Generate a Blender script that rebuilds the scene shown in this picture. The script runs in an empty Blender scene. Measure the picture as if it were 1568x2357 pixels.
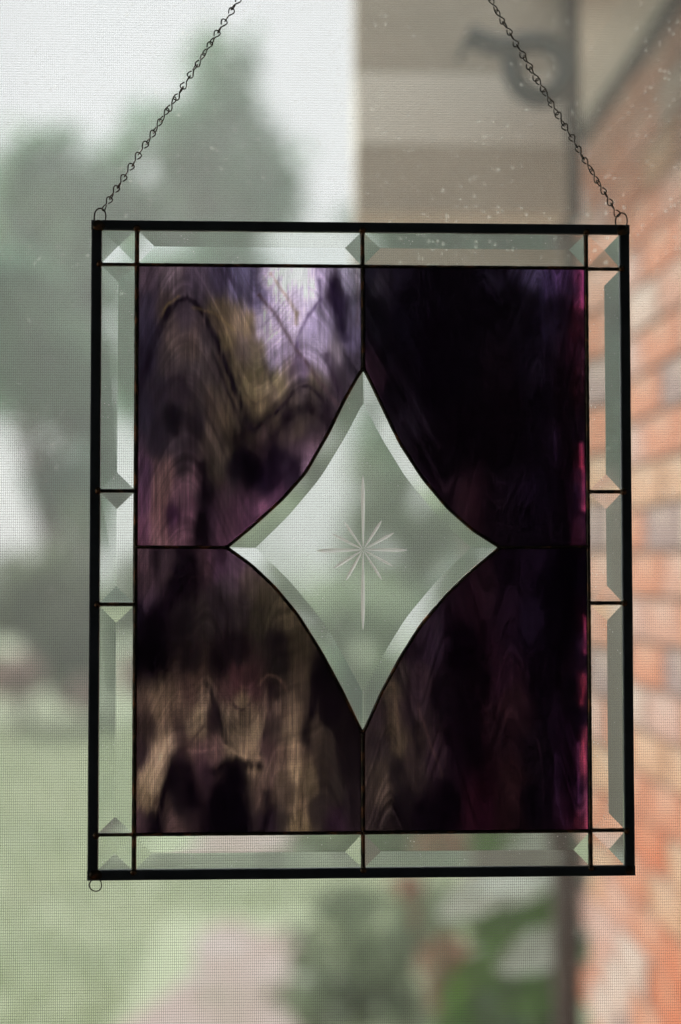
import bpy, bmesh, math, random
import numpy as np
from mathutils import Vector, Matrix, noise as mnoise

# ------------------------------------------------------------------ camera, world, sun, exposure
SC = bpy.context.scene
COL = SC.collection
EYE = 1.6
F1 = 50 / 36 * 2357                       # focal length in units of the 1568 x 2357 drawing grid
A, B, G = -3.99990510e-02, 4.00096896e-02, -9.69358214e-04
T0 = Vector((0.0148718955, -0.0237184999, -0.954726553))
def rot3(a, b, c):
    ca, sa, cb, sb, cc, sc = math.cos(a), math.sin(a), math.cos(b), math.sin(b), math.cos(c), math.sin(c)
    return Matrix(((cc, -sc, 0), (sc, cc, 0), (0, 0, 1))) @ Matrix(((cb, 0, sb), (0, 1, 0), (-sb, 0, cb))) @ Matrix(((1, 0, 0), (0, ca, -sa), (0, sa, ca)))
RC = rot3(A, B, G)                        # panel axes -> camera axes (the panel hangs square to the room: x right, z up, -y to the viewer)
S = Matrix(((1, 0, 0), (0, 0, -1), (0, 1, 0)))
Q = S @ RC.transposed()                   # camera axes -> world axes
cam_rel = Q @ (-T0)
CAM = Vector((cam_rel.x, cam_rel.y, EYE))
PZ = EYE - cam_rel.z                      # height of the panel centre
cd = bpy.data.cameras.new('camera')
cam = bpy.data.objects.new('camera', cd)
COL.objects.link(cam)
m4 = Q.to_4x4(); m4.translation = CAM
cam.matrix_world = m4
cd.sensor_fit = 'VERTICAL'; cd.sensor_height = 36; cd.sensor_width = 24
cd.lens = 50; cd.clip_start = 0.02; cd.clip_end = 600
cd.dof.use_dof = True; cd.dof.focus_distance = 0.952; cd.dof.aperture_fstop = 2.1
cd.dof.aperture_blades = 0
SC.camera = cam

SUN_EL, SUN_AZ = math.radians(44), math.radians(-50)   # azimuth from +y towards -x
w = bpy.data.worlds.new('World'); SC.world = w; w.use_nodes = True
nt = w.node_tree; nt.nodes.clear()
out = nt.nodes.new('ShaderNodeOutputWorld'); bg = nt.nodes.new('ShaderNodeBackground')
sky = nt.nodes.new('ShaderNodeTexSky'); sky.sky_type = 'NISHITA'; sky.sun_disc = False
sky.sun_elevation = SUN_EL; sky.sun_rotation = SUN_AZ
sky.air_density = 1.0; sky.dust_density = 2.0
mixw = nt.nodes.new('ShaderNodeMix'); mixw.data_type = 'RGBA'
mixw.inputs[0].default_value = 0.93
mixw.inputs[7].default_value = (5.35, 5.37, 5.42, 1)       # even cloud cover
nt.links.new(sky.outputs[0], mixw.inputs[6]); nt.links.new(mixw.outputs[2], bg.inputs[0])
bg.inputs[1].default_value = 0.05
nt.links.new(bg.outputs[0], out.inputs[0])
sd = bpy.data.lights.new('sun', 'SUN'); sd.energy = 1.5; sd.angle = math.radians(14); sd.color = (1, 0.96, 0.9)
sun = bpy.data.objects.new('sun', sd); COL.objects.link(sun)
dirv = Vector((math.sin(SUN_AZ) * math.cos(SUN_EL), math.cos(SUN_AZ) * math.cos(SUN_EL), math.sin(SUN_EL)))
sun.rotation_euler = dirv.to_track_quat('Z', 'Y').to_euler()
sun.location = (-3, 3, 6)
SC.view_settings.view_transform = 'Standard'; SC.view_settings.look = 'None'
SC.view_settings.exposure = 2.12; SC.view_settings.gamma = 1
SC.cycles.max_bounces = 16; SC.cycles.transmission_bounces = 14; SC.cycles.transparent_max_bounces = 16
SC.cycles.diffuse_bounces = 3; SC.cycles.glossy_bounces = 4
SC.cycles.caustics_reflective = False; SC.cycles.caustics_refractive = True
SC.cycles.sample_clamp_indirect = 4

# ------------------------------------------------------------------ helpers
rng = random.Random(7)
nr = np.random.RandomState(5)

def ray(px, py):
    return (Q @ Vector(((px - 784) / F1, -(py - 1178.5) / F1, -1))).normalized()
def at(px, py, y):                         # the point of the plane y = const seen at drawing position px, py
    d = ray(px, py); t = (y - CAM.y) / d.y
    return CAM + d * t
def P(px, py):                             # millimetres on the panel face, from its centre
    p = at(px, py, 0.0)
    return (p.x * 1000, (p.z - PZ) * 1000)

def tag(o, label=None, cat=None, group=None, kind=None):
    if label: o['label'] = label
    if cat: o['category'] = cat
    if group: o['group'] = group
    if kind: o['kind'] = kind
    return o
def empty(name, loc, label=None, cat=None, group=None):
    o = bpy.data.objects.new(name, None); COL.objects.link(o); o.location = loc; o.empty_display_size = 0.05
    return tag(o, label, cat, group)
def link(name, me, parent=None, loc=None):
    o = bpy.data.objects.new(name, me); COL.objects.link(o)
    if parent: o.parent = parent
    if loc is not None: o.location = loc
    return o
def mesh(name, verts, faces, mats, smooth=False, fmat=None):
    me = bpy.data.meshes.new(name); me.from_pydata([tuple(v) for v in verts], [], faces)
    for m in (mats if isinstance(mats, (list, tuple)) else [mats]): me.materials.append(m)
    if fmat is not None: me.polygons.foreach_set('material_index', fmat)
    if smooth: me.polygons.foreach_set('use_smooth', [True] * len(me.polygons))
    me.update(); return me
def bm_mesh(name, bm, mats, smooth=False):
    me = bpy.data.meshes.new(name); bm.to_mesh(me); bm.free()
    for m in (mats if isinstance(mats, (list, tuple)) else [mats]): me.materials.append(m)
    if smooth: me.polygons.foreach_set('use_smooth', [True] * len(me.polygons))
    return me
def box_bm(bm, x0, x1, y0, y1, z0, z1, bev=0.0, seg=1):
    vs = [bm.verts.new(p) for p in ((x0, y0, z0), (x1, y0, z0), (x1, y1, z0), (x0, y1, z0), (x0, y0, z1), (x1, y0, z1), (x1, y1, z1), (x0, y1, z1))]
    fs = [bm.faces.new([vs[i] for i in f]) for f in ((0, 3, 2, 1), (4, 5, 6, 7), (0, 1, 5, 4), (1, 2, 6, 5), (2, 3, 7, 6), (3, 0, 4, 7))]
    if bev:
        es = list({e for f in fs for e in f.edges})
        bmesh.ops.bevel(bm, geom=es, offset=bev, segments=seg, affect='EDGES', profile=0.5)
def box(name, x0, x1, y0, y1, z0, z1, mat, parent=None, bev=0.0, seg=1, origin=None):
    bm = bmesh.new(); box_bm(bm, x0, x1, y0, y1, z0, z1, bev, seg)
    return link(name, bm_mesh(name, bm, mat), parent)

def tube(path, rx, ry=None, n=8, closed=False, up=Vector((0, 1, 0)), caps=True, rfun=None):
    """sweep an ellipse: rx sideways (in the plane), ry along `up`"""
    ry = ry or rx; V, Fc = [], []; N = len(path)
    for i, p in enumerate(path):
        a = path[i - 1] if (i > 0 or closed) else path[i]
        b = path[(i + 1) % N] if (i < N - 1 or closed) else path[i]
        t = (Vector(b) - Vector(a)).normalized()
        s = t.cross(up)
        if s.length < 1e-4: s = t.cross(Vector((1, 0, 0.3)))
        s.normalize(); u = s.cross(t).normalized()
        k = rfun(i) if rfun else 1.0
        for j in range(n):
            th = 2 * math.pi * j / n
            V.append(Vector(p) + s * math.cos(th) * rx * k + u * math.sin(th) * ry * k)
    M = N if closed else N - 1
    for i in range(M):
        for j in range(n):
            Fc.append((i * n + j, ((i + 1) % N) * n + j, ((i + 1) % N) * n + (j + 1) % n, i * n + (j + 1) % n))
    if caps and not closed:
        Fc.append(tuple(range(n))); Fc.append(tuple((N - 1) * n + j for j in reversed(range(n))))
    return V, Fc

# ------------------------------------------------------------------ materials
def mat(name):
    m = bpy.data.materials.new(name); m.use_nodes = True
    t = m.node_tree; t.nodes.clear(); o = t.nodes.new('ShaderNodeOutputMaterial')
    return m, t, o
def N(t, typ, **kw):
    n = t.nodes.new(typ)
    for k, v in kw.items():
        if k.startswith('i_'):
            key = k[2:]; key = int(key) if key.isdigit() else key.replace('_', ' ')
            n.inputs[key].default_value = v
        else: setattr(n, k, v)
    return n
def ramp(t, fac, stops):
    r = t.nodes.new('ShaderNodeValToRGB'); e = r.color_ramp.elements
    e[0].position, e[0].color = stops[0][0], (*stops[0][1], 1)
    e[1].position, e[1].color = stops[-1][0], (*stops[-1][1], 1)
    for p, c in stops[1:-1]:
        x = e.new(p); x.color = (*c, 1)
    t.links.new(fac, r.inputs[0]); return r.outputs[0]
def noise_of(t, scale, detail=4, rough=0.5, vec=None, mapping=None):
    n = N(t, 'ShaderNodeTexNoise'); n.inputs['Scale'].default_value = scale
    n.inputs['Detail'].default_value = detail; n.inputs['Roughness'].default_value = rough
    tc = N(t, 'ShaderNodeTexCoord'); src = tc.outputs['Object']
    if mapping:
        mp = N(t, 'ShaderNodeMapping'); mp.inputs['Scale'].default_value = mapping
        t.links.new(src, mp.inputs[0]); src = mp.outputs[0]
    t.links.new(src, n.inputs[0]); return n.outputs[0]
def surface(name, stops, scale=5, rough=0.6, metal=0.0, bump=0.0, bscale=None, mapping=None, spec=0.5, detail=4, trans=0.0):
    m, t, o = mat(name)
    p = N(t, 'ShaderNodeBsdfPrincipled'); p.inputs['Roughness'].default_value = rough
    p.inputs['Metallic'].default_value = metal; p.inputs['Specular IOR Level'].default_value = spec
    f = noise_of(t, scale, detail, 0.55, mapping=mapping)
    t.links.new(ramp(t, f, stops), p.inputs['Base Color'])
    if bump:
        b = N(t, 'ShaderNodeBump'); b.inputs['Strength'].default_value = 1; b.inputs['Distance'].default_value = bump
        t.links.new(noise_of(t, bscale or scale * 4, 4, 0.6), b.inputs['Height']); t.links.new(b.outputs[0], p.inputs['Normal'])
    sh = p.outputs[0]
    if trans:
        tr = N(t, 'ShaderNodeBsdfTranslucent'); t.links.new(ramp(t, f, stops), tr.inputs[0])
        mx = N(t, 'ShaderNodeMixShader'); mx.inputs[0].default_value = trans
        t.links.new(sh, mx.inputs[1]); t.links.new(tr.outputs[0], mx.inputs[2]); sh = mx.outputs[0]
    t.links.new(sh, o.inputs[0]); return m

M = {}
M['zinc'] = surface('black_zinc', [(0.3, (0.02, 0.026, 0.03)), (0.7, (0.045, 0.055, 0.062))], 25, 0.33, 0.3, 0.00004, 300, spec=0.5)
M['solder'] = surface('patinated_solder', [(0.36, (0.025, 0.022, 0.014)), (0.54, (0.075, 0.058, 0.034)), (0.64, (0.26, 0.11, 0.045)), (0.8, (0.14, 0.125, 0.10))], 90, 0.27, 0.75, 0.0002, 500)
M['wire'] = surface('dark_steel_wire', [(0.35, (0.03, 0.03, 0.025)), (0.7, (0.10, 0.08, 0.055))], 220, 0.33, 0.75)
M['mesh'] = surface('charcoal_screen_wire', [(0.3, (0.07, 0.07, 0.068)), (0.7, (0.12, 0.12, 0.115))], 50, 0.6)
M['paint'] = surface('white_window_paint', [(0.3, (0.6, 0.6, 0.58)), (0.7, (0.72, 0.72, 0.7))], 8, 0.5)
M['plaster'] = surface('grey_plaster', [(0.3, (0.36, 0.35, 0.33)), (0.7, (0.44, 0.43, 0.41))], 4, 0.8)
M['floor'] = surface('dark_floor', [(0.3, (0.04, 0.03, 0.02)), (0.7, (0.08, 0.055, 0.035))], 3, 0.5)

def clear_glass():
    m, t, o = mat('clear_bevelled_glass')
    g = N(t, 'ShaderNodeBsdfGlass'); g.inputs['IOR'].default_value = 1.5; g.inputs['Roughness'].default_value = 0.0
    g.inputs['Color'].default_value = (0.965, 0.985, 0.975, 1)
    # fine dust and cutting haze on the surface
    d = N(t, 'ShaderNodeBsdfTranslucent'); d.inputs[0].default_value = (0.8, 0.82, 0.8, 1)
    d2 = N(t, 'ShaderNodeBsdfDiffuse'); d2.inputs[0].default_value = (0.8, 0.82, 0.8, 1)
    a = N(t, 'ShaderNodeAddShader'); t.links.new(d.outputs[0], a.inputs[0]); t.links.new(d2.outputs[0], a.inputs[1])
    v = N(t, 'ShaderNodeTexVoronoi'); v.inputs['Scale'].default_value = 300
    tc = N(t, 'ShaderNodeTexCoord'); t.links.new(tc.outputs['Object'], v.inputs[0])
    sp = ramp(t, v.outputs['Distance'], [(0.05, (0.5, 0.5, 0.5)), (0.16, (0, 0, 0))])
    ms = ramp(t, noise_of(t, 60, 3), [(0.5, (0, 0, 0)), (0.62, (1, 1, 1))])
    mu = N(t, 'ShaderNodeMath', operation='MULTIPLY'); t.links.new(sp, mu.inputs[0]); t.links.new(ms, mu.inputs[1])
    ad = N(t, 'ShaderNodeMath', operation='ADD'); ad.inputs[1].default_value = 0.012; t.links.new(mu.outputs[0], ad.inputs[0])
    mx = N(t, 'ShaderNodeMixShader'); t.links.new(ad.outputs[0], mx.inputs[0])
    t.links.new(g.outputs[0], mx.inputs[1]); t.links.new(a.outputs[0], mx.inputs[2]); t.links.new(mx.outputs[0], o.inputs[0])
    return m
M['glass'] = clear_glass()

def plain_glass():
    m, t, o = mat('streaky_glass_back')
    g = N(t, 'ShaderNodeBsdfGlass'); g.inputs['IOR'].default_value = 1.5; g.inputs['Color'].default_value = (1, 1, 1, 1)
    t.links.new(g.outputs[0], o.inputs[0]); return m
M['glass_back'] = plain_glass()
def streaky():
    m, t, o = mat('streaky_purple_glass')
    at_ = N(t, 'ShaderNodeAttribute'); at_.attribute_name = 'streak'
    g = N(t, 'ShaderNodeBsdfGlass'); g.inputs['IOR'].default_value = 1.5
    f = noise_of(t, 60, 6, 0.65, mapping=(9, 1, 1.0))
    r = ramp(t, f, [(0.25, (0.72, 0.7, 0.74)), (0.55, (1, 1, 1))])
    mu = N(t, 'ShaderNodeMix', data_type='RGBA', blend_type='MULTIPLY'); mu.inputs[0].default_value = 1
    t.links.new(at_.outputs[0], mu.inputs[6]); t.links.new(r, mu.inputs[7]); t.links.new(mu.outputs[2], g.inputs[0])
    b = N(t, 'ShaderNodeBump'); b.inputs['Strength'].default_value = 1; b.inputs['Distance'].default_value = 0.00012
    t.links.new(noise_of(t, 70, 2, 0.5, mapping=(1, 1, 0.6)), b.inputs['Height']); t.links.new(b.outputs[0], g.inputs['Normal'])
    t.links.new(g.outputs[0], o.inputs[0]); return m
M['streaky'] = streaky()
def frosted():
    m, t, o = mat('frosted_cut')
    g = N(t, 'ShaderNodeBsdfTransparent'); g.inputs[0].default_value = (0.97, 0.98, 0.98, 1)
    d = N(t, 'ShaderNodeBsdfTranslucent'); d.inputs[0].default_value = (0.96, 0.96, 0.97, 1)
    mx = N(t, 'ShaderNodeMixShader'); mx.inputs[0].default_value = 0.94
    t.links.new(g.outputs[0], mx.inputs[1]); t.links.new(d.outputs[0], mx.inputs[2]); t.links.new(mx.outputs[0], o.inputs[0]); return m
M['frosted'] = frosted()
def dusty_pane():
    m, t, o = mat('dusty_window_glass')
    tr = N(t, 'ShaderNodeBsdfTransparent'); tr.inputs[0].default_value = (0.93, 0.95, 0.94, 1)
    gl = N(t, 'ShaderNodeBsdfGlossy'); gl.inputs['Roughness'].default_value = 0.02
    fr = N(t, 'ShaderNodeFresnel'); fr.inputs[0].default_value = 1.5
    m1 = N(t, 'ShaderNodeMixShader'); t.links.new(fr.outputs[0], m1.inputs[0]); t.links.new(tr.outputs[0], m1.inputs[1]); t.links.new(gl.outputs[0], m1.inputs[2])
    du = N(t, 'ShaderNodeBsdfTranslucent'); du.inputs[0].default_value = (0.80, 0.86, 0.81, 1)
    # film of dust + dried drops
    film = ramp(t, noise_of(t, 7, 5, 0.6), [(0.3, (0.055, 0.055, 0.055)), (0.7, (0.10, 0.10, 0.10))])
    tc = N(t, 'ShaderNodeTexCoord')
    nz = N(t, 'ShaderNodeTexNoise'); nz.inputs['Scale'].default_value = 160
    t.links.new(tc.outputs['Object'], nz.inputs[0])
    mxv = N(t, 'ShaderNodeMix', data_type='RGBA'); mxv.inputs[0].default_value = 0.004
    t.links.new(tc.outputs['Object'], mxv.inputs[6]); t.links.new(nz.outputs[1], mxv.inputs[7])
    def spots(scale, rad, seedoff, amp):
        mp = N(t, 'ShaderNodeMapping'); mp.inputs['Location'].default_value = (seedoff, 0, seedoff * 0.7); mp.inputs['Scale'].default_value = (1, 0.0, 0.8)
        t.links.new(mxv.outputs[2], mp.inputs[0])
        v = N(t, 'ShaderNodeTexVoronoi'); v.inputs['Scale'].default_value = scale
        t.links.new(mp.outputs[0], v.inputs[0])
        c = N(t, 'ShaderNodeSeparateColor'); t.links.new(v.outputs['Color'], c.inputs[0])
        rr = N(t, 'ShaderNodeMath', operation='MULTIPLY'); rr.inputs[1].default_value = rad; 
        pw = N(t, 'ShaderNodeMath', operation='POWER'); pw.inputs[1].default_value = 2.2
        t.links.new(c.outputs[0], pw.inputs[0]); t.links.new(pw.outputs[0], rr.inputs[0])
        lt = N(t, 'ShaderNodeMath', operation='LESS_THAN'); t.links.new(v.outputs['Distance'], lt.inputs[0]); t.links.new(rr.outputs[0], lt.inputs[1])
        ml = N(t, 'ShaderNodeMath', operation='MULTIPLY'); ml.inputs[1].default_value = amp; t.links.new(lt.outputs[0], ml.inputs[0])
        return ml.outputs[0]
    s1 = spots(290, 0.36, 3.1, 0.22); s2 = spots(120, 0.17, 8.3, 0.12)
    dens = ramp(t, noise_of(t, 11, 4, 0.6), [(0.42, (0.15, 0.15, 0.15)), (0.6, (1, 1, 1))])
    sep = N(t, 'ShaderNodeSeparateXYZ'); t.links.new(tc.outputs['Object'], sep.inputs[0])
    zr = N(t, 'ShaderNodeMapRange'); zr.inputs['From Min'].default_value = -0.1; zr.inputs['From Max'].default_value = 0.2
    zr.inputs['To Min'].default_value = 0.18; zr.inputs['To Max'].default_value = 1.0; t.links.new(sep.outputs[2], zr.inputs[0])
    mm = N(t, 'ShaderNodeMath', operation='MULTIPLY'); t.links.new(dens, mm.inputs[0]); t.links.new(zr.outputs[0], mm.inputs[1])
    sa = N(t, 'ShaderNodeMath', operation='ADD'); t.links.new(s1, sa.inputs[0]); t.links.new(s2, sa.inputs[1])
    sm = N(t, 'ShaderNodeMath', operation='MULTIPLY'); t.links.new(sa.outputs[0], sm.inputs[0]); t.links.new(mm.outputs[0], sm.inputs[1])
    zf = N(t, 'ShaderNodeMapRange'); zf.inputs['From Min'].default_value = -0.35; zf.inputs['From Max'].default_value = 0.2
    zf.inputs['To Min'].default_value = 0.08; zf.inputs['To Max'].default_value = 1.0; t.links.new(sep.outputs[2], zf.inputs[0])
    fz = N(t, 'ShaderNodeMath', operation='MULTIPLY'); t.links.new(film, fz.inputs[0]); t.links.new(zf.outputs[0], fz.inputs[1])
    ad = N(t, 'ShaderNodeMath', operation='ADD', use_clamp=True); t.links.new(fz.outputs[0], ad.inputs[0]); t.links.new(sm.outputs[0], ad.inputs[1])
    m2 = N(t, 'ShaderNodeMixShader'); t.links.new(ad.outputs[0], m2.inputs[0]); t.links.new(m1.outputs[0], m2.inputs[1]); t.links.new(du.outputs[0], m2.inputs[2])
    t.links.new(m2.outputs[0], o.inputs[0]); return m
M['pane'] = dusty_pane()

# ------------------------------------------------------------------ room round the camera, window wall
def struct(o): return tag(o, kind='structure')
WX, WZ0, WZ1 = 0.34, PZ - 0.50, PZ + 0.56           # opening
bm = bmesh.new()
Y0, Y1 = 0.004, 0.16
for b in ((-2.0, -WX, Y0, Y1, 0.0, 2.7), (WX, 0.85, Y0, Y1, 0.0, 2.7), (-WX, WX, Y0, Y1, 0.0, WZ0), (-WX, WX, Y0, Y1, WZ1, 2.7)):
    box_bm(bm, *b)
struct(link('window_wall', bm_mesh('window_wall', bm, M['plaster'])))
bm = bmesh.new()
box_bm(bm, -2.1, -2.0, -3.2, -1.9, 0, 2.7); box_bm(bm, -2.1, -2.0, -0.7, Y1, 0, 2.7); box_bm(bm, -2.1, -2.0, -1.9, -0.7, 0, 1.0); box_bm(bm, -2.1, -2.0, -1.9, -0.7, 2.2, 2.7); box_bm(bm, 0.85, 0.95, -3.2, 0.1, 0, 2.7); box_bm(bm, -2.0, 0.85, -3.2, -3.1, 0, 2.7)  # opening in the left wall added to light the panel's room side
struct(link('room_wall', bm_mesh('room_wall', bm, M['plaster'])))
struct(box('ceiling', -2.1, 0.95, -3.2, Y1, 2.704, 2.8, M['plaster']))
struct(box('floor', -2.0, 0.85, -3.1, Y0, -0.05, 0.05, M['floor']))

# window: frame and dusty pane
win = empty('window', (0, 0.078, WZ0), 'dusty window with dried water specks behind the hanging panel', 'window')
bm = bmesh.new()
for b in ((-WX, -WX + 0.03, 0.035, 0.075, WZ0, WZ1), (WX - 0.03, WX, 0.035, 0.075, WZ0, WZ1), (-WX + 0.03, WX - 0.03, 0.035, 0.075, WZ0, WZ0 + 0.03), (-WX + 0.03, WX - 0.03, 0.035, 0.075, WZ1 - 0.03, WZ1)):
    box_bm(bm, b[0], b[1], b[2] - 0.05, b[3] - 0.05, b[4] - WZ0, b[5] - WZ0)
link('window_frame', bm_mesh('window_frame', bm, M['paint']), win)
yp = 0.052
pv = [(-WX + .02, 0, WZ0 + .02 - PZ), (WX - .02, 0, WZ0 + .02 - PZ), (WX - .02, 0, WZ1 - .02 - PZ), (-WX + .02, 0, WZ1 - .02 - PZ)]
link('pane', mesh('pane', pv, [(0, 1, 2, 3)], M['pane']), win, (0, yp - 0.05, PZ - WZ0))

# insect screen: 18 x 14 wires to the inch
scr = empty('insect_screen', (0, 0.0093, WZ0), 'fine charcoal insect screen stretched right behind the stained glass panel', 'insect screen')
bm = bmesh.new()
for b in ((-WX, -WX + 0.012, -0.004, 0.006, 0, WZ1 - WZ0), (WX - 0.012, WX, -0.004, 0.006, 0, WZ1 - WZ0), (-WX + 0.012, WX - 0.012, -0.004, 0.006, 0, 0.012), (-WX + 0.012, WX - 0.012, -0.004, 0.006, WZ1 - WZ0 - 0.012, WZ1 - WZ0)):
    box_bm(bm, *b)
link('screen_frame', bm_mesh('screen_frame', bm, M['zinc']), scr)
V, Fc = [], []
def prism(a, b, r, horizontal):
    k = len(V); e = [(0, r), (r, 0), (0, -r), (-r, 0)]
    for p in (a, b):
        for s_, t_ in e:
            V.append((p[0], p[1] + s_, p[2] + t_) if horizontal else (p[0] + s_, p[1] + t_, p[2]))
    for j in range(4): Fc.append((k + j, k + (j + 1) % 4, k + 4 + (j + 1) % 4, k + 4 + j))
scr.rotation_euler = (-0.0314, 0, 0)
H = WZ1 - WZ0; wr = 0.000095
x = -WX + 0.008
while x < WX - 0.008:
    prism((x, 0, 0.006), (x, 0, H - 0.006), wr, False); x += 0.0254 / 18
z = 0.008
while z < H - 0.008:
    prism((-WX + 0.006, 0.0002, z), (WX - 0.006, 0.0002, z), wr, True); z += 0.0254 / 14
tag(link('wire_mesh', mesh('wire_mesh', V, Fc, M['mesh']), scr), kind='stuff')

# ------------------------------------------------------------------ stained glass panel
W2, H2 = 182.0, 219.6
pan = empty('stained_glass_panel', (0, 0, PZ), 'rectangular leaded glass panel with four purple streaky panes around a clear star engraved diamond', 'stained glass panel')
MM = 0.001
BAR = 6.9
# px positions of the lead lines turned to panel millimetres
xL = (P(318, 800)[0] + P(306, 1800)[0]) / 2
xR = (P(1350, 800)[0] + P(1358, 1800)[0]) / 2
xC = (P(836, 740)[0] + P(834, 1800)[0]) / 2
zT = (P(400, 611)[1] + P(1250, 616)[1]) / 2
zB = (P(400, 1919)[1] + P(1250, 1914)[1]) / 2
zMl, zMr = P(420, 1259)[1], P(1250, 1259)[1]
zS1l, zS2l = P(268, 1130)[1], P(268, 1391)[1]
zS1r, zS2r = P(1396, 1132)[1], P(1396, 1388)[1]

def bar_mesh(L, w, d, mat_, seed):
    """channel bar along local x, outer rim rounded, with tiny unevenness"""
    n = 40; prof = []
    r = 1.1
    for cx, cz, a0 in ((w / 2 - r, d / 2 - r, 0), (-w / 2 + r, d / 2 - r, 90), (-w / 2 + r, -d / 2 + r, 180), (w / 2 - r, -d / 2 + r, 270)):
        for k in range(4):
            a = math.radians(a0 + k * 30); prof.append((cx + r * math.cos(a), cz + r * math.sin(a)))
    V, Fc = [], []
    for i in range(n + 1):
        x = -L / 2 + L * i / n; dz = 0.12 * mnoise.noise(Vector((x * 0.03, seed, 0)))
        for a, b in prof: V.append((x * MM, -b * MM, (a + dz) * MM))
    k = len(prof)
    for i in range(n):
        for j in range(k): Fc.append((i * k + j, i * k + (j + 1) % k, (i + 1) * k + (j + 1) % k, (i + 1) * k + j))
    Fc.append(tuple(reversed(range(k)))); Fc.append(tuple(n * k + j for j in range(k)))
    return mesh('frame_bar', V, Fc, mat_)
for nm, L, loc, ang in (('top', 2 * W2, (0, 0, H2 - BAR / 2), 0), ('bot', 2 * W2, (0, 0, -H2 + BAR / 2), 0),
                        ('l', 2 * H2 - 2 * BAR, (-W2 + BAR / 2 , 0, 0), 90), ('r', 2 * H2 - 2 * BAR, (W2 - BAR / 2, 0, 0), 90)):
    o = link('frame_bar', bar_mesh(L, BAR, 6.4, M['zinc'], hash(L) % 7 + ang + loc[2]), pan, Vector(loc) * MM)
    o.rotation_euler = (0, math.radians(ang), 0)

def solder_line(pts, w, dep=2.3, flare=True, name='solder_line'):
    """raised bead along panel points (mm)"""
    path = []; w *= 1.0
    P3 = [Vector((a, 0, b)) for a, b in pts]
    # resample
    for i in range(len(P3) - 1):
        L = (P3[i + 1] - P3[i]).length; n = max(1, int(L / 1.6))
        for k in range(n): path.append(P3[i].lerp(P3[i + 1], k / n))
    path.append(P3[-1])
    if len(pts) > 3:      # smooth the curve
        for _ in range(6):
            path = [path[0]] + [(path[i - 1] + path[i] * 2 + path[i + 1]) / 4 for i in range(1, len(path) - 1)] + [path[-1]]
    sd = rng.random() * 100; tot = len(path)
    def rf(i):
        k = 1 + 0.09 * mnoise.noise(Vector((i * 0.35, sd, 0))) + 0.06 * mnoise.noise(Vector((i * 1.3, sd, 3)))
        if flare:
            e = min(i, tot - 1 - i); k *= 1 + 0.45 * math.exp(-(e * 1.6 / 1.5) ** 2)
        return k
    V, Fc = tube([p * MM for p in path], w / 2 * MM, dep * MM, n=12, rfun=rf)
    return link(name, mesh(name, V, Fc, M['solder'], True), pan)

TLo = [(836, 848), (831, 853), (792, 922), (756, 996.5), (703, 1089), (650, 1149), (579, 1213), (522, 1260)]
TRo = [(836, 848), (841, 853), (879, 933), (921.5, 1021), (975, 1103), (1031.6, 1170.5), (1088, 1220), (1151, 1260)]
BLo = [(522, 1260), (579, 1301), (632, 1351), (685, 1415), (738.5, 1500), (784.6, 1585), (831, 1682), (834.5, 1687)]
BRo = [(1151, 1260), (1088, 1312), (1031.6, 1365), (971, 1436), (921.5, 1514), (879, 1592), (840, 1680), (834.5, 1687)]
CV = {k: [P(*p) for p in v] for k, v in (('TL', TLo), ('TR', TRo), ('BL', BLo), ('BR', BRo))}
top, rgt, bot_, lft = CV['TL'][0], CV['TR'][-1], CV['BL'][-1], CV['TL'][-1]
FI = H2 - BAR + 1.5; FX = W2 - BAR + 1.5
solder_line([(xL, FI), (xL, -FI)], 3.3)
solder_line([(xR, FI), (xR, -FI)], 3.3)
solder_line([(xL, zT), (xC, zT)], 2.7, 2.0); solder_line([(xC, zT), (xR, zT)], 2.7, 2.0)
solder_line([(xL, zB), (xC, zB)], 2.7, 2.0); solder_line([(xC, zB), (xR, zB)], 2.7, 2.0)
solder_line([(-FX, zT), (xL, zT)], 2.6); solder_line([(-FX, zB), (xL, zB)], 2.6)
solder_line([(xR, zT - 0.6), (FX, zT - 0.6)], 2.6); solder_line([(xR, zB + 0.4), (FX, zB + 0.4)], 2.6)
solder_line([(-FX, zS1l), (xL, zS1l)], 2.8); solder_line([(-FX, zS2l), (xL, zS2l)], 2.8)
solder_line([(xR, zS1r), (FX, zS1r)], 2.8); solder_line([(xR, zS2r), (FX, zS2r)], 2.8)
solder_line([(xC, FI), top], 3.2); solder_line([bot_, (xC, -FI)], 3.2)
solder_line([(xL, zMl), lft], 2.7); solder_line([rgt, (xR, zMr)], 2.7)
for k in CV: solder_line(CV[k], 2.5, 2.2, flare=False)

def blob(x, z, rx, rz, ry=1.0, y=-2.6):
    bm = bmesh.new(); bmesh.ops.create_icosphere(bm, subdivisions=3, radius=1)
    sd = rng.random() * 50
    for v in bm.verts:
        k = 1 + 0.12 * mnoise.noise(v.co * 1.7 + Vector((sd, 0, 0)))
        v.co = Vector((v.co.x * rx * k * 1.15, v.co.y * ry * k * 1.2, v.co.z * rz * k * 1.15)) * MM
    return link('solder_joint', bm_mesh('solder_joint', bm, M['solder'], True), pan, Vector((x, y, z)) * MM)
fe = H2 - BAR + 0.9; fx = W2 - BAR + 0.9
for x in (xL, xC, xR): blob(x, fe + .6, 2.3, 2.0, 1.3); blob(x, -fe - .6, 2.2, 1.9, 1.3)
for z in (zT, zB, zS1l, zS2l): blob(-fx - .5, z, 2.0, 2.3, 1.3)
for z in (zT - .6, zB + .4, zS1r, zS2r): blob(fx + .5, z, 2.0, 2.3, 1.3)
blob(-W2 + 5.0, H2 - 4.1, 4.0, 3.3, 1.0, -2.7); blob(W2 - 5.0, H2 - 4.0, 4.0, 3.2, 0.9, -2.7)
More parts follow.
